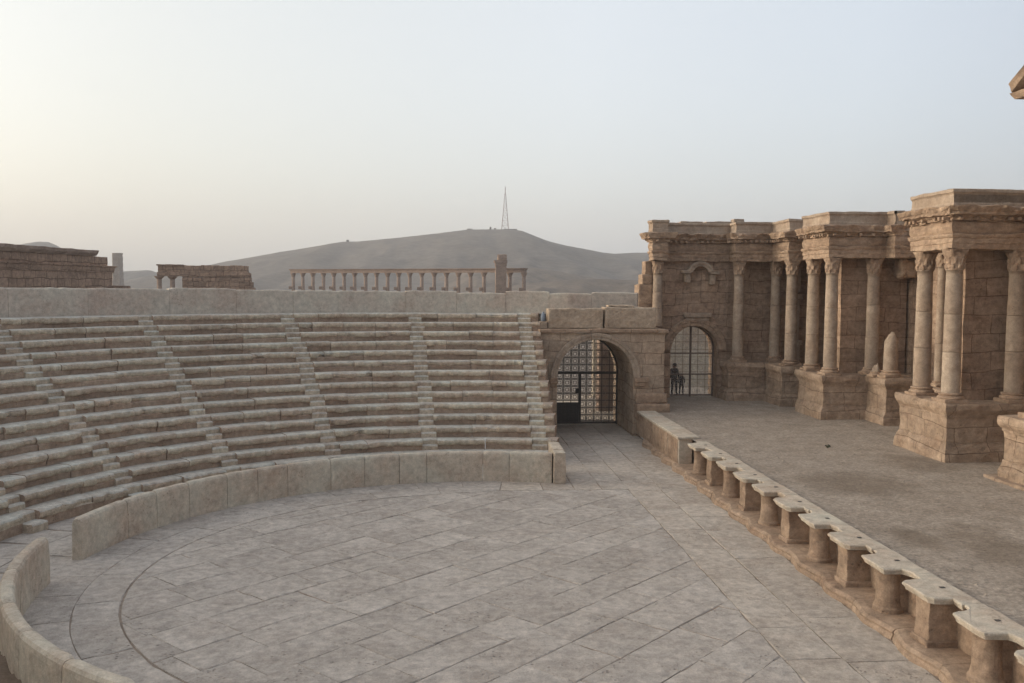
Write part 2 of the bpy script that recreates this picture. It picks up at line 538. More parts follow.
def clip_half(W, px_, py_, nx_, ny_):
    """Keep the side where (p - point).n >= 0."""
    out = []
    n = len(W)
    for i in range(n):
        a, b = W[i], W[(i + 1) % n]
        da = (a[0] - px_) * nx_ + (a[1] - py_) * ny_
        db = (b[0] - px_) * nx_ + (b[1] - py_) * ny_
        if da >= 0: out.append(a)
        if da * db < 0:
            t = da / (da - db)
            out.append((a[0] + (b[0] - a[0]) * t, a[1] + (b[1] - a[1]) * t))
    return out

def groove_R(a):
    """Arc of the groove, easing into the straight line towards the side passage."""
    lo, hi = radians(84), radians(105)
    if a >= hi: return R_GROOVE
    A = Vector((R_GROOVE * cos(hi), R_GROOVE * sin(hi)))
    B = Vector((8.757 * cos(lo), 8.757 * sin(lo)))
    n_ = Vector((A.y - B.y, B.x - A.x))
    return A.dot(n_) / (cos(a) * n_.x + sin(a) * n_.y)

def clip_disc(W):
    """The half-disc-with-straight-ends plan inside the groove."""
    W = clip_half(W, X_CHORD - 0.012, 0, -1, 0)
    if not W: return W
    W = clip_half(W, 0, CY + 8.69, 0, -1)
    if not W: return W
    W = clip_half(W, 0, CY - 8.62, 0, 1)
    if not W: return W
    A = pol(R_GROOVE - .02, radians(105), 0); B = pol(8.737, radians(84), 0)
    W = clip_half(W, A[0], A[1], B[1] - A[1], A[0] - B[0])
    if not W: return W
    for k in range(73):
        a = radians(105) + (radians(270) - radians(105)) * k / 72
        R = R_GROOVE - 0.02
        W = clip_half(W, CX + R * cos(a), CY + R * sin(a), -cos(a), -sin(a))
        if not W: return W
    return W

def orchestra():
    bed = MB()
    n = 96
    bed.poly([pol(13.5, 2 * pi * k / n, ZF - 0.020) for k in range(n)])
    bed.poly([(2.5, 8, ZF - 0.024), (9.3, 8, ZF - 0.024), (9.3, 49, ZF - 0.024), (2.5, 49, ZF - 0.024)])
    tag(bed.build('orchestra_bed', M['joint']), kind='structure')
    mb = MB()
    rnd = random.Random(3)
    courses = []
    v = -10.0
    while v < 10:
        w = rnd.uniform(0.95, 1.3)
        courses.append((v, v + w, -11, 11))
        v += w
    slab_set(mb, CX, CY, radians(45), courses, clip_disc, amp=0.007, gap=0.0065, seed=11)
    tag(mb.build('orchestra_paving', M['pave']), kind='structure')
    # curved border between the groove and the orchestra wall
    mb = MB()
    rnd = random.Random(5)
    for r0, r1, lo, hi in ((R_GROOVE + 0.028, 9.27, 1.5, 2.6), (9.278, 10.6, 1.2, 2.2)):
        a = radians(84)
        end = radians(285)
        while a < end:
            L = rnd.uniform(lo, hi) / r1
            k = 8
            g = 0.006 / r1
            rr0 = (lambda q: groove_R(q) + .024) if r0 < 8.6 else (lambda q: r0)
            W = [(CX + rr0(a + g + (L - 2 * g) * i / k) * cos(a + g + (L - 2 * g) * i / k), CY + rr0(a + g + (L - 2 * g) * i / k) * sin(a + g + (L - 2 * g) * i / k)) for i in range(k, -1, -1)]
            W += [(CX + r1 * cos(a + g + (L - 2 * g) * i / k), CY + r1 * sin(a + g + (L - 2 * g) * i / k)) for i in range(k + 1)]
            W = W[::-1] if sum(W[i][0] * W[(i + 1) % len(W)][1] - W[(i + 1) % len(W)][0] * W[i][1] for i in range(len(W))) < 0 else W
            cxm = sum(p[0] for p in W) / len(W); cym = sum(p[1] for p in W) / len(W)
            add_slab(mb, W, cxm, cym, ZF + rnd.uniform(-.006, .006), 0, 0, rnd)
            a += L
    # passage behind the orchestra wall
    for r0, r1 in ((10.5, 12.0), (12.0, 13.45)):
        a = radians(84)
        while a < radians(262):
            L = rnd.uniform(1.2, 2.0) / r1
            k = 5
            W = [(CX + r0 * cos(a + L * i / k), CY + r0 * sin(a + L * i / k)) for i in range(k, -1, -1)]
            W += [(CX + (r1 - .015) * cos(a + .006 + (L - .012) * i / k), CY + (r1 - .015) * sin(a + .006 + (L - .012) * i / k)) for i in range(k + 1)]
            W = W[::-1] if sum(W[i][0] * W[(i + 1) % len(W)][1] - W[(i + 1) % len(W)][0] * W[i][1] for i in range(len(W))) < 0 else W
            cxm = sum(p[0] for p in W) / len(W); cym = sum(p[1] for p in W) / len(W)
            add_slab(mb, W, cxm, cym, ZF + rnd.uniform(-.008, .008), 0, 0, rnd)
            a += L
    tag(mb.build('border_paving', M['pave']), kind='structure')
    # straight strip along the stage and the paving of the side passage
    mb = MB()
    nofilter = lambda W: W
    slab_set(mb, 0, 0, pi / 2, [(-7.58, -X_CHORD, 8, 31.1), (-8.9, -7.59, 8, 31.1)], nofilter, amp=0.008, gap=0.010, seed=21, smin=1.5, smax=2.7)
    def west(W):
        W = clip_half(W, 0, CY + 8.715, 0, 1)
        return clip_half(W, CX + .004, CY, sin(radians(84)), -cos(radians(84))) if W else W
    slab_set(mb, 0, 0, pi / 2, [(-3.5, -1.6, 31.1, 34), (-4.6, -3.51, 31.1, 34), (-5.55, -4.61, 31.1, 48.5), (-6.5, -5.56, 31.1, 48.5), (-7.6, -6.51, 31.1, 48.5), (-9.2, -7.61, 31.1, 48.5)],
             west, amp=0.006, gap=0.008, seed=23, smin=1.3, smax=2.6)
    tag(mb.build('strip_paving', M['pave_warm']), kind='structure')
orchestra()

def dirt_bank():
    mb = MB()
    rows = []
    for i in range(60):
        a = radians(198 + 62 * i / 59)
        e = min(1, i / 14)
        rows.append([pol(R, a, ZF - .03 + e * h * (1 + .6 * fbm(R * 2, a * 30, 1, 4))) for R, h in ((10.50, .30), (10.75, .28), (11.05, .20), (11.35, .13), (11.7, .06), (12.05, 0))])
    mb.grid(rows, flip=True)
    tag(mb.build('dirt_bank', M['dirt'], smooth=True), kind='structure')
dirt_bank()

# ------------------------------------------------------------------ seating
STAIRS = [radians(a) for a in (96.3, 112.0, 128.6, 144.6, 161.2, 177.6, 194.0, 210.4, 226.8, 243.2)]
A_END = radians(250)
def row_R(k): return ROW_R + ROW_T * (k - 1)
def row_z(k): return ROW_Z + ROW_H * (k - 1)
def ang_x(R, X): return acos((X - CX) / R)

def seat_block(mb, R, z, drop, a0, a1, rnd, depth, first=False):
    """One worn seat block: bullnosed edge, undercut riser (own material), tread."""
    L = (a1 - a0) * R
    n = max(2, int(L / 0.095))
    dr, dz = rnd.uniform(-.04, .03), rnd.uniform(-.018, .014)
    worn = rnd.choice((.5, .8, 1.0, 1.3, 1.3, 1.9))
    lost = rnd.random() < .07
    half_lost = rnd.choice((0, .35, .6, 1.0)) if rnd.random() < .22 else 0
    uc = rnd.uniform(0.05, 0.10)
    if first:
        prof = [(0.06, -drop), (0.06, -drop * 0.6), (0.05, -0.24), (0.02, -0.2), (-.005, -.12), (0.0, -.05), (0.04, -.005), (0.2, 0.0), (0.45, 0.0), (depth, 0.0)]
    else:
        prof = [(uc, -drop - .03), (uc, -0.31), (uc * .9, -0.25), (0.03, -0.205), (-.012, -0.15), (-.018, -0.08), (0.008, -0.025), (0.05, 0.0), (0.2, 0.004), (0.45, 0.0), (depth, 0.0)]
    s = rnd.uniform(0, 100)
    rows = []
    for i in range(n + 1):
        t = i / n
        a = a0 + (a1 - a0) * t
        x, y = CX + R * cos(a), CY + R * sin(a)
        w1 = fbm(x * 1.3, y * 1.3, z * 3.1 + s * .01, 4)
        w2 = n3(x * 4.5, y * 4.5, z * 3 + 7)
        w3 = n3(x * 11, y * 11, z * 4 + 3)
        chip = max(0.0, n3(x * 2.1 + 31, y * 2.1, z * 5) - 0.32) * 0.34 * worn
        if half_lost and t < half_lost:
            chip += .07 + .05 * n3(x * 3, y * 3, 2)
        if lost:
            chip += .10
        endw = 0.03 * max(0, 1 - min(t, 1 - t) * L / 0.10)
        row = []
        for q, (o, h) in enumerate(prof):
            nose = 1.0 if (-0.22 < h < -0.005) else (0.6 if h >= -0.005 and o < 0.1 else 0.15)
            ro = o + dr + nose * (worn * (0.040 * w1 + 0.022 * w2 + 0.016 * w3) + chip + endw)
            hh = h + dz + (0.016 * w2 * worn + .012 * w3 * worn - chip * 0.35 - endw * .4 if h > -0.06 and o < 0.1 else 0) + (0.045 * w1 + .02 * w3 if -0.28 < h < -0.1 else 0) + 0.006 * n3(x * 3 + o * 9, y * 3, z)
            row.append(pol(R + ro, a, z + hh))
        rows.append(row)
    lim, nose_from = (5, 3) if not first else (4, 2)
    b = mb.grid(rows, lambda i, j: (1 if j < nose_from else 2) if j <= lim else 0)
    m = len(prof)
    for i, rev in ((0, False), (n, True)):
        c = len(mb.v)
        a = a0 if i == 0 else a1
        mb.v.append(pol(R + depth, a, z - drop - .03))
        f = [b + i * m + k for k in range(m)] + [c]
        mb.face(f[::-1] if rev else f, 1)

def seating():
    root = thing('seating', 'semicircular bank of fourteen worn limestone seat rows rising behind the low orchestra wall', 'seating', (CX, CY + 15, ZF))
    rnd = random.Random(42)
    half = 0.29
    jit = lambda i, k: .16 * n3(i * 7.13 + .3, k * 3.37 + .2, 1.4)
    bounds_of = lambda k: [(None, 0)] + [(s, i + 1) for i, s in enumerate(STAIRS)]
    for wedge in range(len(STAIRS) + 1):
        if wedge > 6:
            rng = None
        for k in range(1, ROWS + 1):
            R, z = row_R(k), row_z(k)
            if wedge == 0: lo = ang_x(R, 3.6)
            else: lo = STAIRS[wedge - 1] + (half + jit(wedge - 1, k)) / R
            hi = (STAIRS[wedge] + (jit(wedge, k) - half) / R) if wedge < len(STAIRS) else A_END
            mb = MB()
            a = lo
            while a < hi - 1e-6:
                L = rnd.uniform(1.1, 2.4) / R
                if hi - a - L < 0.6 / R: L = hi - a
                seat_block(mb, R, z, ROW_H if k > 1 else z - ZF + .05, a + .007 / R, a + L - .007 / R, rnd, ROW_T + 0.16, first=(k == 1))
                a += L
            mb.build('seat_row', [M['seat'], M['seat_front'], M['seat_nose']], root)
    # stairs: two risers to each row
    def step(mb, R, z0, z1, a0, a1, depth):
        n = 7
        j_ = .02 * n3(R * 3, a0 * 40, z1)
        prof = [(0.0 + j_, z0 - .04), (0.0 + j_, z1 - .05), (0.035 + j_, z1), (depth, z1), (depth, z0 - .04)]
        rows = []
        for i in range(n + 1):
            a = a0 + (a1 - a0) * i / n
            x, y = CX + R * cos(a), CY + R * sin(a)
            w = 0.02 * n3(x * 3, y * 3, z1 * 4) + .018 * n3(x * 9, y * 9, z1 * 4)
            rows.append([pol(R + o + w, a, h + (w * .5 if h > z0 else 0)) for o, h in prof])
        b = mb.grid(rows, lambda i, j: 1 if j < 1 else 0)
        mb.face([b + q for q in range(5)], 1)
        mb.face([b + n * 5 + q for q in reversed(range(5))], 1)
    def flight(bounds):
        mb = MB()
        for k in range(1, ROWS + 1):
            R, z = row_R(k), row_z(k)
            a0, a1 = bounds(R, k)
            h = ROW_H if k > 1 else z - ZF
            step(mb, R - (0.012 if k > 1 else 0.28), z - h, z - h / 2, a0, a1, .5)
            step(mb, R + 0.17, z - h / 2, z, a0, a1, ROW_T + .1)
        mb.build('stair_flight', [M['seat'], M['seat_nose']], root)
    for i_, s in enumerate(STAIRS):
        flight(lambda R, k, s=s, i_=i_: (s + (jit(i_, k) - half - .012) / R, s + (jit(i_, k) + half + .012) / R))
    flight(lambda R, k: (ang_x(R, 4.2), ang_x(R, 3.6) - .0005))
    # end blocks beside the last stair, stepping up the end wall
    for k in range(2, ROWS + 1):
        R, z = row_R(k), row_z(k)
        a0, a1 = ang_x(R, 4.56 + rnd.uniform(-.06, .05)), ang_x(R, 4.2) - .0005
        mb = MB()
        seat_block(mb, R - .03, z + .02, ROW_H, a0, a1, rnd, ROW_T + .16)
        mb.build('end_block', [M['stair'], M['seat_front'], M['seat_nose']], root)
    # end wall under the rows
    mb = MB()
    rows = []
    for i in range(20):
        y = CY + 12.9 + 8.6 * i / 19
        R = hypot(4.5 - CX, y - CY)
        k = (R - ROW_R) / ROW_T + 1
        zt = min(Z_TOP - .5, ROW_Z + (k - 1) * ROW_H - 0.45)
        rows.append([(4.5, y, ZF - .05), (4.5, y, max(ZF, zt)), (4.2, y, max(ZF, zt))])
    mb.grid(rows)
    mb.build('end_wall', M['arch'], root)
    # walkway on top
    mb = MB()
    rows = []
    for i in range(120):
        a = radians(76) + (radians(272) - radians(76)) * i / 119
        rows.append([pol(R, a, Z_TOP - .004 + .006 * n3(R * 2, a * 20, 1)) for R in (row_R(14) + 0.62, 22.2, R_WALL + .1)])
    mb.grid(rows)
    mb.build('walkway', M['seat'], root)
seating()

# ------------------------------------------------------------------ orchestra wall (two pieces with a gap for the entrance)
def parapet_slab(a0, a1, root, name='wall_slab', seed=0, thick=0.30, top=-5.93, bulge=0.0, endround=None):
    mb = MB()
    L = (a1 - a0) * R_PAR
    n = max(3, int(L / 0.12))
    H = top - ZF
    prof = [(0.0, -.02), (0.0, .12), (0.0, H * .5), (0.0, H - .16), (0.012, H - .07), (0.05, H - .015), (0.11, H), (thick - .11, H), (thick - .05, H - .015), (thick - .01, H - .07),
            (thick, H - .16), (thick, H * .5), (thick, -.02)]
    rows = []
    for i in range(n + 1):
        t = i / n
        a = a0 + (a1 - a0) * t
        e = min(t, 1 - t) * L
        row = []
        for o, h in prof:
            x, y, z = pol(R_PAR + o, a, ZF + h)
            w = 0.010 * fbm(x * 1.4 + seed, y * 1.4, z * 1.4, 3)
            edge = 0.018 * max(0, 1 - e / 0.05)
            if h > H * .8: edge *= 1.5
            oo = o + w + (edge if o < thick / 2 else -edge)
            hz = h + (0.010 * fbm(x * 2 + seed, y * 2, 9, 3) - edge * .8 if h > H * .6 else 0)
            row.append(pol(R_PAR + oo, a, ZF + hz))
        rows.append(row)
    b = mb.grid(rows)
    m = len(prof)
    mb.face([b + k for k in range(m)])
    mb.face([b + n * m + k for k in reversed(range(m))])
    return mb.build(name, M['parapet'], root)

def orchestra_walls():
    far = thing('orchestra_wall', 'low curved wall of pale upright slabs at the foot of the seats, ending in a square post by the passage', 'low wall', (CX, CY + R_PAR, ZF))
    J = [73.9, 82.5, 87.8, 99.0, 104.5, 111.4, 118.2, 126.9, 133.0, 139.3, 147.3, 154.4, 161.0, 172.6]
    g = .009 / R_PAR
    for i, (a, b) in enumerate(zip(J, J[1:])):
        parapet_slab(radians(a) + g, radians(b) - g, far, seed=i * 3.1)
    mb = MB()
    mb.box(3.98, 4.40, 32.02, 32.62, ZF - .02, -5.88, r=.05, cell=.12, amp=.02)
    mb.box(4.02, 4.42, 32.62, 34.2, ZF - .02, -5.86, r=.05, cell=.15, amp=.02)
    mb.build('end_post', M['parapet'], far)
    near = thing('orchestra_wall', 'nearer piece of the low curved wall with a rounded top in the bottom left corner', 'low wall', (CX - R_PAR, CY - 2, ZF))
    J = [182.3, 196.0, 208.5, 218.2, 228.0, 237.0, 246.5, 256.0]
    for i, (a, b) in enumerate(zip(J, J[1:])):
        parapet_slab(radians(a) + g, radians(b) - g, near, seed=50 + i * 3.1, top=-5.90)
orchestra_walls()

# ------------------------------------------------------------------ curved wall round the top of the seats
def top_wall():
    root = thing('curved_wall', 'long smooth pale curved wall running round behind the top row of seats', 'wall', (CX, CY + R_WALL, Z_TOP))
    rnd = random.Random(8)
    a = radians(69.0)
    while a < radians(196):
        L = rnd.uniform(1.7, 3.4) / R_WALL
        b = a + L
        mb = MB()
        n = max(3, int(L * R_WALL / .22))
        rows = []
        d = rnd.uniform(-.010, .010)
        drop = rnd.choice((0, 0, 0, -.03, .012))
        for i in range(n + 1):
            q = a + .00022 + (L - .00044) * i / n
            zt = -0.30 + (math.degrees(q) - 68) * 0.18 / 74 - .02
            zt += .022 * n3(q * 30, 2, 1) + .03 * n3(q * 110, 5, 1) + d * 4 + drop
            e = .05 * max(0, 1 - min(i, n - i) * .22 / .25)
            RW = max(R_WALL, 21.97 / sin(q)) if q < radians(85) else R_WALL
            zb = -1.96 if q < radians(83) else -7.2
            rows.append([pol(RW + o + d + .006 * n3(q * 60, h * 3, 0), q, z) for o, z, h in
                         ((0, max(zb, Z_TOP - .1) if zb < -3 else zb, 0), (0, Z_TOP + .5, 1), (0, zt - .07, 2), (.02, zt - .015 - e, 3), (.07, zt - e * .5, 4), (.42, zt - e * .5, 5), (.45, zt - .08, 6), (.45, zb, 7))])
        bb = mb.grid(rows)
        mb.face([bb + k for k in range(8)])
        mb.face([bb + n * 8 + k for k in reversed(range(8))])
        mb.build('wall_block', M['top_wall'], root)
        a = b
top_wall()

# ------------------------------------------------------------------ arches and gates
def wall_with_arch(mb, x0, x1, z0, z1, cx, r, zs, y, depth, sub=0.22, mat=0, sill=None):
    """Wall in a Y plane, facing -Y, with a round-headed opening and its reveal."""
    zb = z0 if sill is None else sill
    n = 28
    arc = [(cx + r * cos(pi - pi * i / n), zs + r * sin(pi - pi * i / n)) for i in range(n + 1)]
    k = max(2, int((zs - zb) / sub))
    opening = [(cx - r, zb + (zs - zb) * i / k) for i in range(k)] + arc + [(cx + r, zs - (zs - zb) * (i + 1) / k) for i in range(k)]
    outer = []
    for i, (px_, pz_) in enumerate(opening):
        if i < k: outer.append((x0, pz_))
        elif i > k + n: outer.append((x1, pz_))
        else:
            t = (i - k) / n
            per = [(x0, zs), (x0, z1), (x1, z1), (x1, zs)]
            L = [z1 - zs, x1 - x0, z1 - zs]
            # send each arch point outward through the rectangle above the springing
            a = pi - pi * t
            dx, dz = cos(a), sin(a)
            tx = ((x1 - cx) / dx) if dx > 1e-6 else (((x0 - cx) / dx) if dx < -1e-6 else 1e9)
            tz = (z1 - zs) / dz if dz > 1e-6 else 1e9
            q = min(tx, tz)
            outer.append((cx + dx * q, zs + dz * q))
    rows = []
    m = 8
    for (ox, oz), (ix, iz) in zip(outer, opening):
        rows.append([(ox + (ix - ox) * j / m, y, oz + (iz - oz) * j / m) for j in range(m + 1)])
    mb.grid(rows, mat, flip=True)
    # corners the fan leaves open above the arch
    for c, sgn in ((x0, -1), (x1, 1)):
        pts = [p for p in outer if abs(p[0] - c) < 1e-4 and p[1] > zs - 1e-6]
        tops = [p for p in outer if abs(p[1] - z1) < 1e-4]
        if pts and tops:
            a = max(pts, key=lambda p: p[1])
            b = min(tops, key=lambda p: abs(p[0] - c))
            tri = [(a[0], y, a[1]), (b[0], y, b[1]), (c, y, z1)]
            if sgn > 0: tri = tri[::-1]
            if abs(b[0] - c) > 1e-3 and abs(a[1] - z1) > 1e-3: mb.poly(tri, mat)
    d = max(2, int(depth / .4))
    mb.grid([[(ix, y + depth * j / d, iz) for j in range(d + 1)] for ix, iz in opening], mat, flip=True)
    return opening

def ring_arch(mb, cx, zs, r0, r1, y0, y1, n=30, a0=0.0, a1=pi, mat=0, stones=11):
    """Archivolt as separate wedge stones."""
    for s in range(stones):
        b0 = a0 + (a1 - a0) * s / stones + .004
        b1 = a0 + (a1 - a0) * (s + 1) / stones - .004
        j = 0.012 * n3(s * 3.3, r0, y0)
        rows = []
        for i in range(5):
            a = b0 + (b1 - b0) * i / 4
            rows.append([(cx + r * cos(a), y, zs + r * sin(a)) for r, y in ((r0, y1), (r0, y0 + .02 + j), (r0 + .03, y0 + j), (r0 + (r1 - r0) * .45, y0 + j), (r0 + (r1 - r0) * .5, y0 - .04 + j), (r1 - .03, y0 - .05 + j), (r1, y0 - .03 + j), (r1, y1))])
        b = mb.grid(rows, mat)
        mb.face([b + q for q in range(8)], mat)
        mb.face([b + 4 * 8 + q for q in reversed(range(8))], mat)

def bar(mb, a, b, w, mat=0, d=None):
    """Square bar between two points of a Y plane."""
    d = d or w
    A, B = Vector(a), Vector(b)
    t = (B - A).normalized()
    s = Vector((0, 1, 0))
    u = t.cross(s)
    if u.length < 1e-6:
        s = Vector((1, 0, 0)); u = t.cross(s)
    u.normalize()
    c = []
    for P in (A, B):
        for i, j in ((-1, -1), (1, -1), (1, 1), (-1, 1)):
            q = P + u * (w / 2 * i) + s * (d / 2 * j)
            c.append((q.x, q.y, q.z))
    k = len(mb.v)
    mb.v.extend(c)
    for f in ((0, 1, 2, 3), (7, 6, 5, 4), (0, 4, 5, 1), (1, 5, 6, 2), (2, 6, 7, 3), (3, 7, 4, 0)):
        mb.face([k + i for i in f], mat)

def inside_arch(x, z, cx, r, zs):
    return abs(x - cx) < r and (z < zs or hypot(x - cx, z - zs) < r)

def lattice(mb, y, cx, r, zs, z0, cw, ch, wbar, wsq, nested=(0.36, 0.19), skip=None):
    """Grid bars plus nested little squares, cut to the arch."""
    nx = int(round(2 * r / cw))
    cw = 2 * r / nx
    nz = int((zs + r - z0) / ch) + 1
    for i in range(1, nx):
        x = cx - r + cw * i
        top = zs + sqrt(max(0, r * r - (x - cx) ** 2))
        bar(mb, (x, y, z0), (x, y, top), wbar, 0)
    for j in range(0, nz + 1):
        z = z0 + ch * j
        if z >= zs + r: break
        hw = r if z < zs else sqrt(max(0, r * r - (z - zs) ** 2))
        bar(mb, (cx - hw, y + .003, z + .02), (cx + hw, y + .003, z + .02), wbar, 0)
    for i in range(nx):
        for j in range(nz):
            mx, mz = cx - r + cw * (i + .5), z0 + ch * (j + .5) + .02
            if skip and skip(mx, mz): continue
            if not inside_arch(mx, mz, cx, r - .08, zs): continue
            for s in nested:
                hx, hz = cw * s, ch * s
                for a, b in (((mx - hx, mz - hz), (mx + hx, mz - hz)), ((mx + hx, mz - hz), (mx + hx, mz + hz)), ((mx + hx, mz + hz), (mx - hx, mz + hz)), ((mx - hx, mz + hz), (mx - hx, mz - hz))):
                    bar(mb, (a[0], y - .004, a[1]), (b[0], y - .004, b[1]), wsq, 1)
            for dx, dz in ((1, 0), (-1, 0), (0, 1), (0, -1)):
                bar(mb, (mx + dx * cw * nested[0], y - .002, mz + dz * ch * nested[0]), (mx + dx * cw * .5, y - .002, mz + dz * ch * .5), wsq, 1)

def side_passage():
    root = thing('arched_passage', 'stone arch with an iron lattice gate at the right end of the seats', 'arch', (7.15, 42.2, ZF))
    cx, r, zs, y0 = 7.15, 1.80, -4.26, 42.2
    mb = MB()
    s = len(mb.v)
    wall_with_arch(mb, 4.53, 10.4, ZF - .05, -2.14, cx, r, zs, y0, 4.9)
    # right flank towards the stage, and the back
    mb.grid([[(10.4, y0 + 5 * j / 14, ZF + (4.86) * i / 14) for j in range(15)] for i in range(15)], flip=True)
    mb.rough(0.035, 1.3, s)
    mb.build('wall', M['arch'], root)
    mb = MB()
    ring_arch(mb, cx, zs, r - .01, 2.11, y0 - .09, y0 + .3, stones=13)
    mb.rough(0.012, 3)
    mb.build('archivolt', M['shaft'], root)
    mb = MB()
    x = 4.5
    rnd = random.Random(4)
    while x < 10.5:
        L = min(rnd.uniform(1.0, 2.0), 10.55 - x)
        if 10.55 - x - L < .5: L = 10.55 - x
        mb.box(x + .005, x + L - .005, 42.06 + rnd.uniform(-.03, .03), 47.1, -2.14, -1.98 + rnd.uniform(-.02, .02), r=.04, cell=.22, amp=.02, seed=x)
        x += L
    mb.build('ledge', M['frons_plain'], root)
    mb = MB()
    mb.box(8.97, 9.62, 42.02, 42.5, -4.46, -4.22, r=.04, cell=.12, amp=.02)
    mb.box(8.98, 9.5, 42.06, 42.5, -4.62, -4.47, r=.04, cell=.12, amp=.02, seed=3)
    mb.build('impost', M['frons_plain'], root)
    mb = MB()
    mb.box(5.0, 5.37, 42.04, 42.5, -4.50, -4.24, r=.04, cell=.12, amp=.02, seed=4)
    mb.build('impost', M['frons_plain'], root)
    mb = MB()
    mb.box(9.0, 10.55, 41.62, 42.4, ZS - .3, -5.42, r=.07, cell=.15, amp=.03)
    mb.box(9.02, 10.5, 41.9, 42.4, -5.41, -4.95, r=.06, cell=.15, amp=.03, seed=8)
    mb.build('plinth', M['frons_plain'], root)
    # gate
    yg = 46.1
    mb = MB()
    rg = 1.77
    bar(mb, (cx - rg, yg, ZF), (cx - rg, yg, zs), .09)
    bar(mb, (cx + rg, yg, ZF), (cx + rg, yg, zs), .09)
    for i in range(24):
        a, b = pi * i / 24, pi * (i + 1) / 24
        bar(mb, (cx + rg * cos(a), yg, zs + rg * sin(a)), (cx + rg * cos(b), yg, zs + rg * sin(b)), .09)
    bar(mb, (cx - rg, yg - .03, -4.38), (cx + rg, yg - .03, -4.38), .11)
    bar(mb, (7.02, yg - .03, ZF + .04), (7.02, yg - .03, -4.38), .10)
    bar(mb, (cx - rg, yg - .03, ZF + .07), (cx + rg, yg - .03, ZF + .07), .09)
    gf = mb.build('gate_frame', M['iron'], root)
    mb = MB()
    lattice(mb, yg, cx, rg, zs, ZF + .1, .39, .365, .034, .028, nested=(.38, .2), skip=lambda x, z: x < 7.0 and z < -5.85)
    mb.build('lattice', [M['iron'], M['rusty_iron']], gf)
    mb = MB()
    mb.box(cx - rg + .05, 6.97, yg - .02, yg + .012, ZF + .12, -5.88, r=.01, cell=.5, wear=0)
    for i in range(8):
        x = cx - rg + .1 + i * .2
        bar(mb, (x, yg - .035, ZF + .12), (x, yg - .035, -5.9), .018)
    mb.build('solid_panel', M['iron'], gf)
    mb = MB()
    mb.box(6.78, 6.98, yg - .11, yg - .03, -5.43, -5.15, r=.03, cell=.1, wear=0)
    mb.build('lock', M['iron'], gf)

side_passage()

def loose_block(name, label, x0, x1, y0, y1, z0, z1, mat='ruin_block', seed=0, r=.07, rot=0):
    mb = MB()
    mb.box(x0, x1, y0, y1, z0, z1, r=r, cell=.11, amp=.03, wear=1.3, seed=seed)
    mb.rough(.022, 3.0, 0, .8)
    return tag(mb.build(name, M[mat], smooth=False), label, 'stone block')
M['ruin_block'] = stone('rough_block_limestone', (0.33, 0.265, 0.20), (0.25, 0.195, 0.145), stain=(0.17, 0.115, 0.08), stain_amt=0.45, island=0, bump=1.0, pits=0.8, scale=1.5, gain=1.7)
loose_block('stone_block', 'long rough pitted block lying on the arch, nearer the seats', 4.98, 7.58, 42.75, 43.7, -1.98, -1.04, seed=1)
loose_block('stone_block', 'long rough pitted block lying on the arch, against the stage wall column', 7.66, 10.12, 42.75, 43.7, -1.98, -.98, seed=2)
loose_block('stone_block', 'thin flat slab lying on top of the rough block beside the column', 7.85, 9.1, 42.95, 43.6, -.97, -.88, seed=3, r=.03)
loose_block('stone_block', 'small square stone wedged between the seat end and the rough block', 4.60, 4.95, 42.7, 43.3, -1.98, -1.66, seed=4, r=.04)

def bag():
    mb = MB()
    prof = [(.08, -1.66), (.115, -1.62), (.12, -1.45), (.105, -1.33), (.06, -1.27), (.04, -1.25), (.07, -1.20)]
    mb.lathe(prof, 4.77, 42.98, n=14, mod=lambda a, z: 1 + .12 * n3(cos(a) * 2, sin(a) * 2, z * 6))
    tag(mb.build('bag', M['blue'], smooth=True), 'small pale blue bag standing beside the end of the top seat rows', 'bag')
bag()

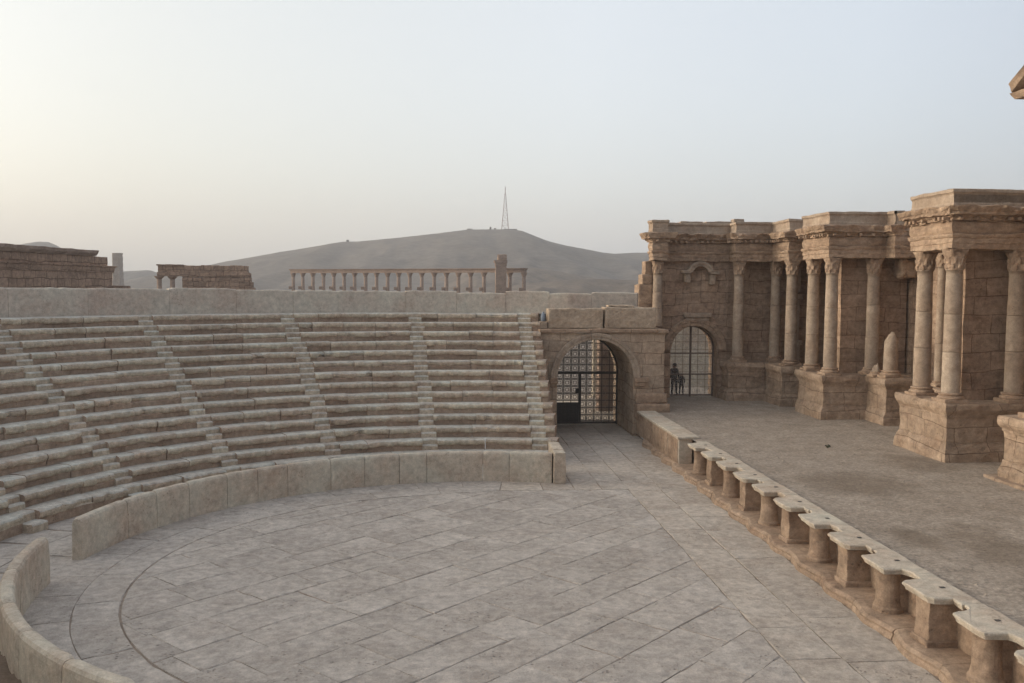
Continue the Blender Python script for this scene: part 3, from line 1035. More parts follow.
# ------------------------------------------------------------------ stage floor and the wall along its front
def stage_floor():
    mb = MB()
    xs = [9.55 + (23 - 9.55) * i / 60 for i in range(61)]
    ys = [6 + (47.3 - 6) * j / 150 for j in range(151)]
    mb.grid([[(x, y, ZS - .004 + .018 * fbm(x * .5, y * .5, 1, 4)) for y in ys] for x in xs])
    m = M['gravel']
    nt = m.node_tree
    N, L = nt.nodes, nt.links
    bs = next(n for n in N if n.type == 'BSDF_PRINCIPLED')
    src = bs.inputs['Base Color'].links[0].from_socket
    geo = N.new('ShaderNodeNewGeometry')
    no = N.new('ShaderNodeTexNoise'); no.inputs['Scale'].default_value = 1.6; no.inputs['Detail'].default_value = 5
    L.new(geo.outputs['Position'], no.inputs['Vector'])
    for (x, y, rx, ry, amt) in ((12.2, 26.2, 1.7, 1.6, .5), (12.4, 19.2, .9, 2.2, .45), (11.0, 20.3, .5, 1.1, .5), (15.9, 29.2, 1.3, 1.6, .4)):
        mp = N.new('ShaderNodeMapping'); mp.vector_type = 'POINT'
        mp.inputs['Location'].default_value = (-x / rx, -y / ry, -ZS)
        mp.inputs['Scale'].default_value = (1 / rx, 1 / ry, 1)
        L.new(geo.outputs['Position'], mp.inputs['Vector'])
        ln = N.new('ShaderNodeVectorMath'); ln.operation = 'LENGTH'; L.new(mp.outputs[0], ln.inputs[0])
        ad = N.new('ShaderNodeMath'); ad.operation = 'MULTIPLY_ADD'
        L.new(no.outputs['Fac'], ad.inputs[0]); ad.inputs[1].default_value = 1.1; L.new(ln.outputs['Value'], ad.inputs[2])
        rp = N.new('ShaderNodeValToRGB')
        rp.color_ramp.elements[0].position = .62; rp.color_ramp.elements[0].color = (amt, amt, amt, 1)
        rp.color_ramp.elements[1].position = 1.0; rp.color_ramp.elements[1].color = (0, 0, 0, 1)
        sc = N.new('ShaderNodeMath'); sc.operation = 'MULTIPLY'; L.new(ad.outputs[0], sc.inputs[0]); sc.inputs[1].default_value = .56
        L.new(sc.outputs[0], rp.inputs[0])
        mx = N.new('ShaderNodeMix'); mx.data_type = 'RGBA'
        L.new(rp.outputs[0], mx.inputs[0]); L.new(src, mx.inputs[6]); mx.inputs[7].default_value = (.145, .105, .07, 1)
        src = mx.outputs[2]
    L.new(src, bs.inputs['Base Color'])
    tag(mb.build('stage_floor', M['gravel'], smooth=True), kind='structure')
    mb = MB()
    mb.grid([[(x, y, ZS + .003) for y in (47.0, 49, 52.5)] for x in (11.6, 13.2, 15.0)])
    mb.grid([[(x, 52.5, z) for z in (ZS + .003, -7.2)] for x in (11.6, 15.0)])
    tag(mb.build('gateway_floor', M['gravel']), kind='structure')
    # fine grit lying loose on the stage
    mb = MB()
    rnd = random.Random(12)
    for _ in range(3600):
        y = 9 + 30 * rnd.random() ** 1.6
        x = rnd.uniform(9.9, 16.5)
        s = rnd.uniform(.008, .026) if rnd.random() < .97 else rnd.uniform(.03, .06)
        z = ZS - .004 + .018 * fbm(x * .5, y * .5, 1, 4)
        k = len(mb.v)
        a = rnd.random() * 6
        for dx, dy, dz in ((1, 0, 0), (0, 1, 0), (-1, 0, 0), (0, -1, 0), (.1, .1, .9)):
            mb.v.append((x + s * (dx * cos(a) - dy * sin(a)) * rnd.uniform(.7, 1.3), y + s * (dx * sin(a) + dy * cos(a)), z + s * dz))
        for f in ((0, 1, 4), (1, 2, 4), (2, 3, 4), (3, 0, 4)):
            mb.face([k + i for i in f])
    tag(mb.build('gravel', M['gravel']), kind='stuff')
stage_floor()

def outline_block(mb, pts, layers, mat=0, dens=.10):
    """Extruded plan outline (counter-clockwise) with inset layers [(inset, z)] from bottom to top, closed above and below."""
    n = len(pts)
    D, NRM = [], []
    for i in range(n):
        p0, p1, p2 = Vector(pts[i - 1]), Vector(pts[i]), Vector(pts[(i + 1) % n])
        e1 = (p1 - p0).normalized(); e2 = (p2 - p1).normalized()
        n1 = Vector((-e1.y, e1.x)); n2 = Vector((-e2.y, e2.x))
        mvec = n1 + n2
        mvec = mvec / max(.35, mvec.dot(n1))
        D.append(p1); NRM.append(mvec)
        L = (p2 - p1).length
        k = int(L / dens)
        for s in range(1, k):
            D.append(p1.lerp(p2, s / k)); NRM.append(n2)
    rows = [[(p.x + q.x * ins, p.y + q.y * ins, z) for p, q in zip(D, NRM)] for ins, z in layers]
    b = mb.grid(rows, mat, close_v=True, flip=True)
    m = len(D)
    mb.face([b + i for i in reversed(range(m))], mat)
    e = b + (len(layers) - 1) * m
    mb.face([e + i for i in range(m)], mat)

def stage_front():
    root = thing('stage_front_wall', 'low stone wall along the front of the stage with niches, piers and jutting top slabs', 'low wall', (9.3, 25, ZF))
    P, W = 1.76, 1.10
    rnd = random.Random(9)
    # base course, one stone per bay, front edge wavy
    for k in range(-5, 15):
        ya, yb = 15.4 - 1.55 + P * k, 15.4 - 1.55 + P * (k + 1)
        mb = MB()
        prof = [(-.04, ZF - .03), (-.02, ZF + .06), (.0, ZF + .10), (-.01, ZF + .15), (.05, ZF + .21), (.2, ZF + .23), (.95, ZF + .23)]
        rows = []
        n = 16
        for i in range(n + 1):
            t = i / n
            y = ya + .008 + (yb - ya - .016) * t
            wave = .07 * cos(2 * pi * t) + .03 * n3(y * 1.7, 3, k)
            e = .03 * max(0, 1 - min(t, 1 - t) * P / .1)
            rows.append([(8.90 + wave + o + e + .012 * n3(y * 5, z * 9, 1), y, z - e * .4 + .01 * n3(y * 4, o * 8, 2)) for o, z in prof])
        b = mb.grid(rows, flip=True)
        mb.face([b + q for q in range(7)]); mb.face([b + n * 7 + q for q in reversed(range(7))])
        mb.rough(.01, 3)
        mb.build('base_course', M['frons_plain'], root)
    # wall behind the niches
    mb = MB()
    mb.grid([[(9.74, 6 + 36.4 * i / 120, ZF + (1.19) * j / 6) for j in range(7)] for i in range(121)], flip=True)
    mb.rough(.03, 1.6)
    mb.build('niche_wall', M['frons_plain'], root)
    # solid stretch by the arch with upright panels
    mb = MB()
    mb.box(9.08, 9.6, 34.35, 42.3, ZF + .15, -5.83, r=.03, cell=.25, amp=.02)
    mb.build('solid_stretch', M['parapet'], root)
    y = 34.5
    while y < 42:
        mb = MB()
        w = rnd.uniform(.55, 1.1)
        mb.box(9.055, 9.14, y, y + w, ZF + .2, -5.84, r=.02, cell=.15, amp=.015, seed=y)
        mb.build('upright_panel', M['frons_plain'], root)
        y += w + rnd.uniform(.03, .12)
    y = 34.25
    while y < 42.0:
        L = min(rnd.uniform(1.6, 2.6), 42.16 - y)
        mb = MB()
        outline_block(mb, [(9.0, y + .005), (9.86, y + .005), (9.86, y + L - .005), (9.0, y + L - .005)], [(.05, -5.85), (.04, -5.80), (.0, -5.79), (0, -5.735), (.02, -5.72)])
        mb.rough(.014, 2.2)
        mb.build('top_slab', M['parapet'], root)
        y += L
    for k in range(-5, 11):
        F = 15.4 + P * k
        N_ = F - W
        mid = (F + N_) / 2
        round_ = (k % 2 == 0)
        mb = MB()
        if round_:
            pr = [(.31, ZF + .2), (.31, ZF + .31), (.275, ZF + .35), (.255, ZF + .5), (.245, ZF + .8), (.25, ZF + 1.02), (.285, ZF + 1.10), (.33, ZF + 1.17)]
            mb.lathe(pr, 9.40, mid, n=26)
            mb.box(9.42, 9.80, mid - .2, mid + .2, ZF + .2, -5.85, r=.03, cell=.15, amp=.02, seed=k)
        else:
            mb.box(9.17, 9.80, mid - .26, mid + .26, ZF + .2, -5.84, r=.035, cell=.1, amp=.02, seed=k)
            mb.box(9.12, 9.80, mid - .31, mid + .31, ZF + .2, ZF + .34, r=.03, cell=.1, amp=.015, seed=k + 20)
        mb.rough(.020, 2.6)
        mb.build('pier', M['frons_plain'], root)
        # slab: tongue over the pier, recessed over the niches, split mid-niche
        lo, hi = N_ - (P - W) / 2 - .0, F + (P - W) / 2
        rec = 9.44
        if round_:
            arc_n = [(rec + .02 - .10 * (t / 4) ** 2, N_ - .02 - .28 * (1 - t / 4)) for t in range(4)]
            pts = [(9.86, lo + .006), (9.86, hi - .006), (rec + .04, hi - .006), (rec + .01, F + .12), (rec - .08, F + .01), (9.02, F - .08), (9.0, F - .2), (9.0, N_ + .22), (9.03, N_ + .06), (rec - .03, N_ + .02), (rec + .01, N_ - .1), (rec + .04, lo + .006)]
        else:
            pts = [(9.86, lo + .006), (9.86, hi - .006), (rec, hi - .006), (rec, F + .03), (9.1, F - .01), (9.0, F - .12), (9.0, N_ + .12), (9.1, N_), (rec, N_ - .03), (rec, lo + .006)]
        mb = MB()
        h = rnd.uniform(-.008, .008)
        outline_block(mb, pts, [(.055, -5.86), (.05, -5.815), (.03, -5.81), (.028, -5.775), (.0, -5.77), (0, -5.735 + h), (.018, -5.72 + h)], dens=.09)
        s0 = len(mb.v)
        mb.rough(.014, 2.4, 0, .5)
        mb.build('top_slab', M['parapet'], root)
        if k % 1 == 0:
            mb = MB()
            mb.box(9.52, 9.62, mid - .03, mid + .05, -5.715 + h, -5.706 + h, r=.004, cell=.1, wear=0)
            mb.build('iron_dowel', M['iron'], root)
stage_front()

# ------------------------------------------------------------------ the stage building
Z_PED, Z_CAP = -3.83, 1.31

def capital_mesh(cx, cy, z0, h, r):
    mb = MB()
    rows = []
    for j in range(13):
        t = j / 12
        row = []
        for k in range(64):
            a = 2 * pi * k / 64
            bell = r * (1.02 + .06 * t + .26 * max(0, t - .5) ** 1.6 * 2)
            l1 = max(0, cos(8 * a)) ** .6 * max(0, sin(min(1, t / .42) * pi)) ** .6 if t < .42 else 0
            l2 = max(0, cos(8 * a + pi)) ** .6 * max(0, sin(min(1, (t - .30) / .42) * pi)) ** .6 if .30 < t < .72 else 0
            vol = max(0, cos(2 * (a - pi / 4)) ** 2 - .5) * 2 * max(0, t - .62) * 1.2
            cut = .05 * sin(24 * a) * (1 if t < .75 else 0)
            rr = bell + r * (.18 * l1 * (.6 + t * 1.6) + .20 * l2 + vol * .55) + r * cut * (l1 + l2)
            row.append((cx + rr * cos(a), cy + rr * sin(a), z0 + h * .86 * t))
        rows.append(row)
    mb.grid(rows, close_v=True, flip=True)
    rows = []
    for t in (0, .25, .5, 1):
        row = []
        for k in range(40):
            a = 2 * pi * k / 40 + pi / 40
            sq = 1 / max(abs(cos(a)), abs(sin(a)))
            conc = 1 - .13 * (1 - ((sq - 1) / .414)) 
            rr = r * 1.24 * min(sq, 1.34) * conc * (.93 + .07 * t)
            row.append((cx + rr * cos(a), cy + rr * sin(a), z0 + h * (.85 + .15 * t)))
        rows.append(row)
    b = mb.grid(rows, close_v=True, flip=True)
    mb.face([b + k for k in reversed(range(40))])
    mb.face([b + 3 * 40 + k for k in range(40)])
    mb.rough(.02 * h / .6, 5, 0, .6)
    return mb

def column(cx, cy, z0, z1, r, root, broken=None, base=True, mat='shaft', seed=0.0, label=None):
    hb, hc = .30 * r / .28, .66 * r / .28
    hb = min(hb, .42); hc = min(hc, 1.0)
    zt = broken if broken else z1 - hc
    mb = MB()
    n = 22
    prof = []
    zz0 = z0 + (hb if base else 0)
    steps = max(6, int((zt - zz0) / .16))
    joints = [0.33 + .04 * n3(seed, 1, 2), .64 + .05 * n3(seed, 5, 2)]
    for i in range(steps + 1):
        t = i / steps
        rr = r * (1.0 - .13 * t ** 1.4)
        prof.append((rr, zz0 + (zt - zz0) * t))
    if not broken:
        prof += [(prof[-1][0] * 1.10, zt + .0), (prof[-1][0] * 1.10, zt + .04)]
    cuts = [zz0 - 1] + [zz0 + (zt - zz0) * q for q in joints] + [1e9]
    if broken: cuts = [zz0 - 1, 1e9]
    for d_ in range(len(cuts) - 1):
        rows = []
        seg = [(rr, z) for rr, z in prof if cuts[d_] < z <= cuts[d_ + 1]]
        if d_ > 0: seg = [(seg[0][0] * .985, cuts[d_] + .008), (seg[0][0] * 1.0, cuts[d_] + .03)] + [q_ for q_ in seg if q_[1] > cuts[d_] + .04]
        if cuts[d_ + 1] < 1e8: seg = [q_ for q_ in seg if q_[1] < cuts[d_ + 1] - .04] + [(seg[-1][0], cuts[d_ + 1] - .03), (seg[-1][0] * .985, cuts[d_ + 1] - .004)]
        ox, oy = .012 * n3(seed, d_, 1), .012 * n3(seed, d_, 7)
        for rr, z in seg:
            row = []
            for k in range(n):
                a = 2 * pi * k / n
                nick = max(0, n3(cos(a) * 2.2 + seed, sin(a) * 2.2, z * 2.3) - .38) * .30
                q = rr * (1 + .025 * n3(cos(a) * 1.3 + seed, sin(a) * 1.3, z * .7) + .014 * n3(cos(a) * 4 + seed, sin(a) * 4, z * 3) - nick)
                zz = z
                if broken and z > broken - .35:
                    zz = z + .22 * n3(cos(a) * .9 + seed, sin(a) * .9, 4) * (z - broken + .35) / .35
                    q *= 1 - .55 * ((z - broken + .35) / .35) ** 1.5
                row.append((cx + ox + q * cos(a), cy + oy + q * sin(a), zz))
            rows.append(row)
        b = mb.grid(rows, close_v=True, flip=True)
        mb.face([b + (len(seg) - 1) * n + k for k in range(n)])
        if d_ > 0: mb.face([b + k for k in reversed(range(n))])
    col = mb.build('broken_column' if broken else 'column', M[mat], root, smooth=True)
    if label: col['label'] = label
    if base:
        mb = MB()
        s = r * 1.42
        mb.box(cx - s, cx + s, cy - s, cy + s, z0 - .02, z0 + hb * .34, r=.03, cell=.2, amp=.02, seed=seed)
        pr = [(r * 1.38, z0 + hb * .34), (r * 1.44, z0 + hb * .45), (r * 1.38, z0 + hb * .58), (r * 1.18, z0 + hb * .66), (r * 1.15, z0 + hb * .74), (r * 1.26, z0 + hb * .82), (r * 1.24, z0 + hb * .93), (r * 1.04, z0 + hb)]
        mb.lathe(pr, cx, cy, n=22)
        mb.rough(.012, 4)
        mb.build('column_base', M['frons_plain'], col)
    if not broken:
        capital_mesh(cx, cy, zt, hc, r * .9).build('capital', M['frons_plain'], col)
    return col

PED_PROF = [(.17, ZS - .15), (.17, ZS + .08), (.165, ZS + .30), (.14, ZS + .34), (.10, ZS + .48), (.05, ZS + .58), (.045, ZS + .625), (.015, ZS + .635), (.015, ZS + .655), (.03, ZS + .665), (.02, ZS + .9), (.02, ZS + 1.2), (.02, ZS + 1.48), (.055, ZS + 1.49), (.06, ZS + 1.55), (.10, ZS + 1.60), (.15, ZS + 1.68), (.155, ZS + 1.73), (.185, ZS + 1.74), (.185, ZS + 1.90), (.15, ZS + 1.965)]
def pedestal(x0, x1, y0, y1, root, seed=0.0, prof=PED_PROF):
    """Moulded podium; x0.. given at the foot."""
    f = prof[0][0]
    x0, x1, y0, y1 = x0 + f, x1 - f, y0 + f, y1 - f
    mb = MB()
    mb.sweep([(x0, y0), (x0, y1), (x1, y1), (x1, y0)][::-1], prof, closed=True, sub=.2, erode=.45, seed=seed)
    o, z = prof[-1]
    o -= .02
    n = 8
    mb.grid([[(x0 - o + (x1 - x0 + 2 * o) * i / n, y0 - o + (y1 - y0 + 2 * o) * j / n, z) for j in range(n + 1)] for i in range(n + 1)])
    mb.rough(.042, 1.7, 0, .6)
    return mb.build('pedestal', M['pedestal'], root)

def stage_building():
    root = thing('stage_building', 'tall brown Roman stage wall with projecting column pairs on pedestals, heavy cornice and arched gate', 'stage building', (18, 33, ZS))
    # ---- walls
    mb = MB()
    yw = 47.1
    op = wall_with_arch(mb, 10.75, 14.95, ZS, Z_CAP + .02, 13.17, 1.25, -3.27, yw, 1.6, sub=.3)
    mb.rough(.04, 1.2, 0, .5)
    mb.build('gate_wall', M['frons'], root)
    def wall(path, z0=ZS - .1, z1=Z_CAP + .05, name='wall', mat='frons', rough=.03):
        m_ = MB()
        k = 16
        m_.sweep(path, [(0, z0 + (z1 - z0) * i / k) for i in range(k + 1)], sub=.35)
        m_.rough(rough, 1.1)
        return m_.build(name, M[mat], root)
    wall([(10.80, 47.9), (10.80, yw + .07), (11.2, yw + .07)])
    wall([(14.5, yw + .07), (21.0, yw + .07), (21.0, 27.0), (21.3, 27.0), (21.3, 24.0)], z1=Z_CAP + 1.6)
    wall([(21.3, 24.0), (21.3, 12)], z1=4.6)
    for y0, y1 in ((40.0, 41.3), (30.25, 30.85)):
        wall([(20.9, y1), (17.85, y1), (17.85, y0), (20.9, y0)], z1=Z_CAP + .2, name='cross_wall')
    # ---- arch of the gate, lintel slab, little niche with a broken arch
    mb = MB()
    ring_arch(mb, 13.17, -3.27, 1.24, 1.68, yw - .12, yw + .2, stones=9)
    mb.rough(.03, 2)
    mb.build('gate_archivolt', M['frons_plain'], root)
    mb = MB()
    mb.box(12.55, 14.0, yw - .28, yw + .1, -1.56, -1.34, r=.03, cell=.15, amp=.02)
    mb.box(12.65, 13.9, yw - .18, yw + .1, -1.74, -1.565, r=.03, cell=.15, amp=.02, seed=2)
    mb.build('lintel_slab', M['shaft'], root)
    mb = MB()
    nx = 13.35
    mb.box(nx - .38, nx + .38, yw - .02, yw + .06, -1.33, .66, r=.03, cell=.2, amp=.02, seed=1)
    nw = mb.build('niche', M['frons'], root)
    mb = MB()
    ring_arch(mb, nx, .62, .44, .70, yw - .42, yw + .1, a0=.10 * pi, a1=.90 * pi, stones=5)
    mb.box(nx - .98, nx - .50, yw - .44, yw + .1, .70, .86, r=.03, cell=.12, amp=.02)
    mb.box(nx + .50, nx + .98, yw - .44, yw + .1, .66, .82, r=.03, cell=.12, amp=.02, seed=1)
    mb.box(nx - .82, nx - .52, yw - .32, yw + .1, .22, .68, r=.05, cell=.12, amp=.03, seed=2)
    mb.box(nx + .52, nx + .82, yw - .32, yw + .1, .14, .64, r=.05, cell=.12, amp=.03, seed=3)
    mb.build('broken_pediment', M['shaft'], nw)
    # ---- pedestals
    pedestal(14.5, 16.7, 45.72, 47.4, root, 1)
    pedestal(16.45, 18.2, 43.45, 47.2, root, 2)
    pedestal(16.62, 21.0, 39.0, 42.05, root, 3)
    pedestal(18.62, 20.5, 37.25, 39.7, root, 4)
    pedestal(16.72, 21.1, 29.2, 32.65, root, 5)
    pedestal(16.92, 19.6, 24.5, 26.65, root, 6)
    pedestal(16.92, 19.6, 18.1, 20.25, root, 7)
    pedestal(18.9, 21.0, 33.4, 35.2, root, 8)
    mb = MB()
    mb.box(16.7, 19.6, 24.2, 26.95, ZS - .1, ZS + .09, r=.03, cell=.25, amp=.02)
    mb.build('base_slab', M['pedestal'], root)
    # ---- columns
    for i, (x, y, r) in enumerate([(15.22, 46.25, .28), (17.15, 46.2, .28), (17.13, 43.98, .29), (17.16, 41.45, .29), (17.16, 39.42, .29), (19.1, 39.5, .29),
                                   (17.24, 31.75, .30), (17.20, 29.78, .30), (19.38, 29.7, .31)]):
        column(x, y, Z_PED, Z_CAP, r, root, seed=i * 3.7)
    column(19.5, 34.6, Z_PED, Z_CAP, .20, root, seed=40)
    column(19.2, 37.95, Z_PED, 0, .30, root, broken=-1.95, seed=50, label='broken stub of a column standing on its own pedestal')
    column(18.85, 38.55, Z_PED, 0, .20, root, broken=-3.35, seed=52, label='short stump of a column')
    column(10.95, 46.1, -1.98, Z_CAP - .02, .26, root, base=False, seed=60)
    # door pilaster and small aedicule pieces on the recessed walls
    mb = MB()
    mb.box(20.7, 21.05, 40.25, 40.65, ZS, -1.85, r=.03, cell=.2, amp=.02)
    mb.box(20.6, 21.1, 40.15, 40.75, -1.85, -1.55, r=.05, cell=.12, amp=.03, seed=2)
    mb.build('door_pilaster', M['shaft'], root)
    mb = MB()
    ya = yw - .25
    mb.box(18.15, 18.75, ya, yw + .1, Z_PED - 1.6, -3.0, r=.04, cell=.15, amp=.03)
    mb.box(18.05, 18.85, ya - .08, yw + .1, -3.0, -2.75, r=.04, cell=.12, amp=.02)
    mb.box(18.2, 18.7, ya, yw + .1, -2.74, -.6, r=.06, cell=.12, amp=.05)
    mb.box(18.05, 18.85, ya - .1, yw + .1, -.6, -.3, r=.05, cell=.12, amp=.03)
    mb.box(18.15, 18.75, ya, yw + .1, -.28, 1.0, r=.08, cell=.12, amp=.06)
    mb.build('aedicule', M['shaft'], root)
    mb = MB()
    mb.box(20.1, 20.95, 38.95, 39.9, .45, 1.28, r=.15, cell=.12, amp=.1, seed=6)
    mb.build('broken_bracket', M['frons_plain'], root)
    # ---- entablature, sections
    z = Z_CAP
    ARCH = [(-.62, z), (-.02, z), (0, z + .02), (0, z + .19), (.025, z + .20), (.025, z + .36), (.06, z + .39), (.09, z + .46), (.09, z + .50), (-.02, z + .52)]
    FRZ = [(.0, z + .515), (.03, z + .60), (.05, z + .72), (.03, z + .86), (.0, z + .93), (-.1, z + .94)]
    COR = [(-.05, z + .93), (.10, z + .935), (.11, z + 1.02), (.17, z + 1.04), (.20, z + 1.09), (.38, z + 1.12), (.40, z + 1.20), (.44, z + 1.24), (.50, z + 1.34), (.52, z + 1.39), (.3, z + 1.42), (-.1, z + 1.45), (-.35, z + 1.46)]
    ATT = [(.05, z + 1.40), (.05, z + 1.5), (.03, z + 1.55), (.03, z + 1.80), (.05, z + 1.84), (.09, z + 1.88), (.09, z + 1.97), (.05, z + 1.99), (-.4, z + 2.0), (-.42, z + 1.4)]
    P = [(10.6, 46.7), (10.6, 45.72), (11.32, 45.72), (11.32, 46.95), (14.92, 46.95), (14.92, 45.95), (16.85, 45.95), (16.85, 43.72), (17.95, 43.72), (17.9, 42.0),
         (16.86, 42.0), (16.86, 39.12), (19.45, 39.12), (19.45, 38.35), (20.9, 38.35), (20.9, 32.9), (17.4, 32.7), (16.90, 32.2), (16.90, 29.46), (19.75, 29.46), (19.75, 26.95), (21.2, 26.95)]
    m_ = MB()
    m_.sweep(P, [(-.40, z + .06), (-.10, z + .06), (-.10, z + 1.93), (-.35, z + 1.93)], sub=.5)
    m_.poly([(x_, y_, z + .35) for x_, y_ in P + [(21.2, 47.3), (10.62, 47.3)]])
    m_.build('entablature_core', M['frons_plain'], root)
    def ent(name, prof, mat, a, b, erode=0.0, rough=.02, fr=2.0, seed=0):
        m_ = MB()
        m_.sweep(P, prof, sub=.14, erode=erode, seed=seed)
        m_.rough(rough, fr, 0, .6)
        return m_.build(name, M[mat], root)
    ent('architrave', ARCH, 'frons_plain', 0, 0, 0, .045, 1.6)
    ent('frieze', FRZ, 'frons_plain', 0, 0, 0, .025, 1.8)
    mb = MB()
    mb.sweep(P, COR, sub=.12, erode=.75, seed=3)
    mb.rough(.05, 2.2, 0, .7)
    # dentils and consoles under the cornice
    rnd = random.Random(2)
    for (ax, ay), (bx, by) in zip(P[1:], P[2:]):
        L = hypot(bx - ax, by - ay)
        dx, dy = (bx - ax) / L, (by - ay) / L
        nx_, ny_ = dy, -dx
        k = int(L / .26)
        for i in range(k):
            if rnd.random() < .35: continue
            s = (i + .5) * L / k
            cx_, cy_ = ax + dx * s + nx_ * .14, ay + dy * s + ny_ * .14
            R = Matrix.Translation((cx_, cy_, 0)) @ Matrix.Rotation(atan2(dy, dx), 4, 'Z')
            mb.box(-.06, .06, -.15, .1, z + .95, z + 1.07 + rnd.uniform(-.02, .01), r=.02, cell=.2, M=R, seed=s + ax)
    mb.build('cornice', M['frons_plain'], root)
    # attic blocks, missing over some recesses
    for a, b, dz in ((0, 3, .06), (2, 6, 0), (5, 8, .02), (9, 13, .02), (13, 15, 0), (15, 19, 0.0), (18, 20, 0)):
        m_ = MB()
        pts = [Vector(p) for p in P[a:b + 1]]
        m_.sweep([tuple(p) for p in pts], [(o - (.03 if dz == 0 else 0), zz + (dz if zz > z + 1.45 else 0)) for o, zz in ATT], sub=.3, erode=0, seed=a)
        m_.rough(.03, 1.8)
        m_.build('attic_course', M['shaft'], root)
    mb = MB()
    mb.box(12.4, 13.6, 47.3, 48.2, z + 1.9, z + 2.10, r=.05, cell=.2, amp=.03)
    mb.box(13.75, 15.1, 47.3, 48.2, z + 1.9, z + 2.11, r=.05, cell=.2, amp=.03, seed=1)
    mb.box(15.2, 15.75, 47.2, 47.8, z + 1.9, z + 2.25, r=.04, cell=.2, amp=.02, seed=2)
    mb.build('attic_block', M['shaft'], root)
    # broken end of the wall beyond the corner column
    mb = MB()
    for i, bx in enumerate(((10.06, 10.78, 46.5, 47.6, -1.98, -.9), (10.06, 10.78, 46.5, 47.6, -.895, .12), (10.27, 10.78, 46.6, 47.6, .125, .62), (10.44, 10.80, 46.8, 47.6, .625, 1.32))):
        mb.box(*bx, r=.05, cell=.15, amp=.04, seed=i * 2)
    mb.build('broken_wall_end', M['frons_plain'], root)
    # ---- gate leaf in the end wall
    yg = yw + .72
    mb = MB()
    c, r_, zs = 13.17, 1.22, -3.27
    bar(mb, (c - r_, yg, ZS), (c - r_, yg, zs), .09); bar(mb, (c + r_, yg, ZS), (c + r_, yg, zs), .09)
    for i in range(20):
        a, b = pi * i / 20, pi * (i + 1) / 20
        bar(mb, (c + r_ * cos(a), yg, zs + r_ * sin(a)), (c + r_ * cos(b), yg, zs + r_ * sin(b)), .09)
    bar(mb, (c, yg - .02, ZS), (c, yg - .02, zs + r_), .09)
    for q in (ZS + .08, -4.62, -3.5):
        bar(mb, (c - r_, yg - .02, q), (c + r_, yg - .02, q), .07)
    gf = mb.build('gate_frame', M['brown_iron'], root)
    mb = MB()
    lattice(mb, yg, c, r_, zs, ZS + .08, .40, .40, .022, .018)
    mb.build('lattice', [M['brown_iron'], M['pale_iron']], gf)
    # ---- central porch: tall columns and pediment
    for i, y in enumerate((25.6, 19.15)):
        column(17.85, y, Z_PED, 4.65, .42, root, seed=70 + i * 5)
    PZ = 4.65
    mb = MB()
    PP = [(21, 25.95), (17.2, 25.95), (17.2, 18.8), (21, 18.8)]
    mb.sweep(PP, [(-.9, PZ), (0, PZ + .01), (0, PZ + .5), (.08, PZ + .56), (.0, PZ + .58), (.02, PZ + .85), (.12, PZ + .88), (.35, PZ + .93), (.42, PZ + 1.05), (.45, PZ + 1.12), (-.3, PZ + 1.14)], sub=.25, erode=.2)
    mb.rough(.03, 2)
    mb.build('porch_entablature', M['frons_plain'], root)
    mb = MB()
    zc = PZ + 1.14
    ycen, half, rise = 22.375, 4.0, 2.3
    prof = [(0, 0), (.25, -.04), (.42, .02), (.46, .14), (.52, .24), (.40, .32), (-3.4, .32)]
    for sgn in (1, -1):
        rows = []
        for i in range(28):
            t = i / 27
            y = ycen + sgn * half * (1 - t)
            zz = zc + rise * t
            rows.append([(17.2 - o, y, zz + h) for o, h in prof])
        b = mb.grid(rows, flip=(sgn < 0))
        mb.face([b + q for q in range(len(prof))])
    mb.poly([(17.25, ycen + half - .1, zc), (17.25, ycen, zc + rise), (17.25, ycen - half + .1, zc)])
    mb.rough(.03, 2)
    mb.build('pediment', M['frons_plain'], root)
stage_building()

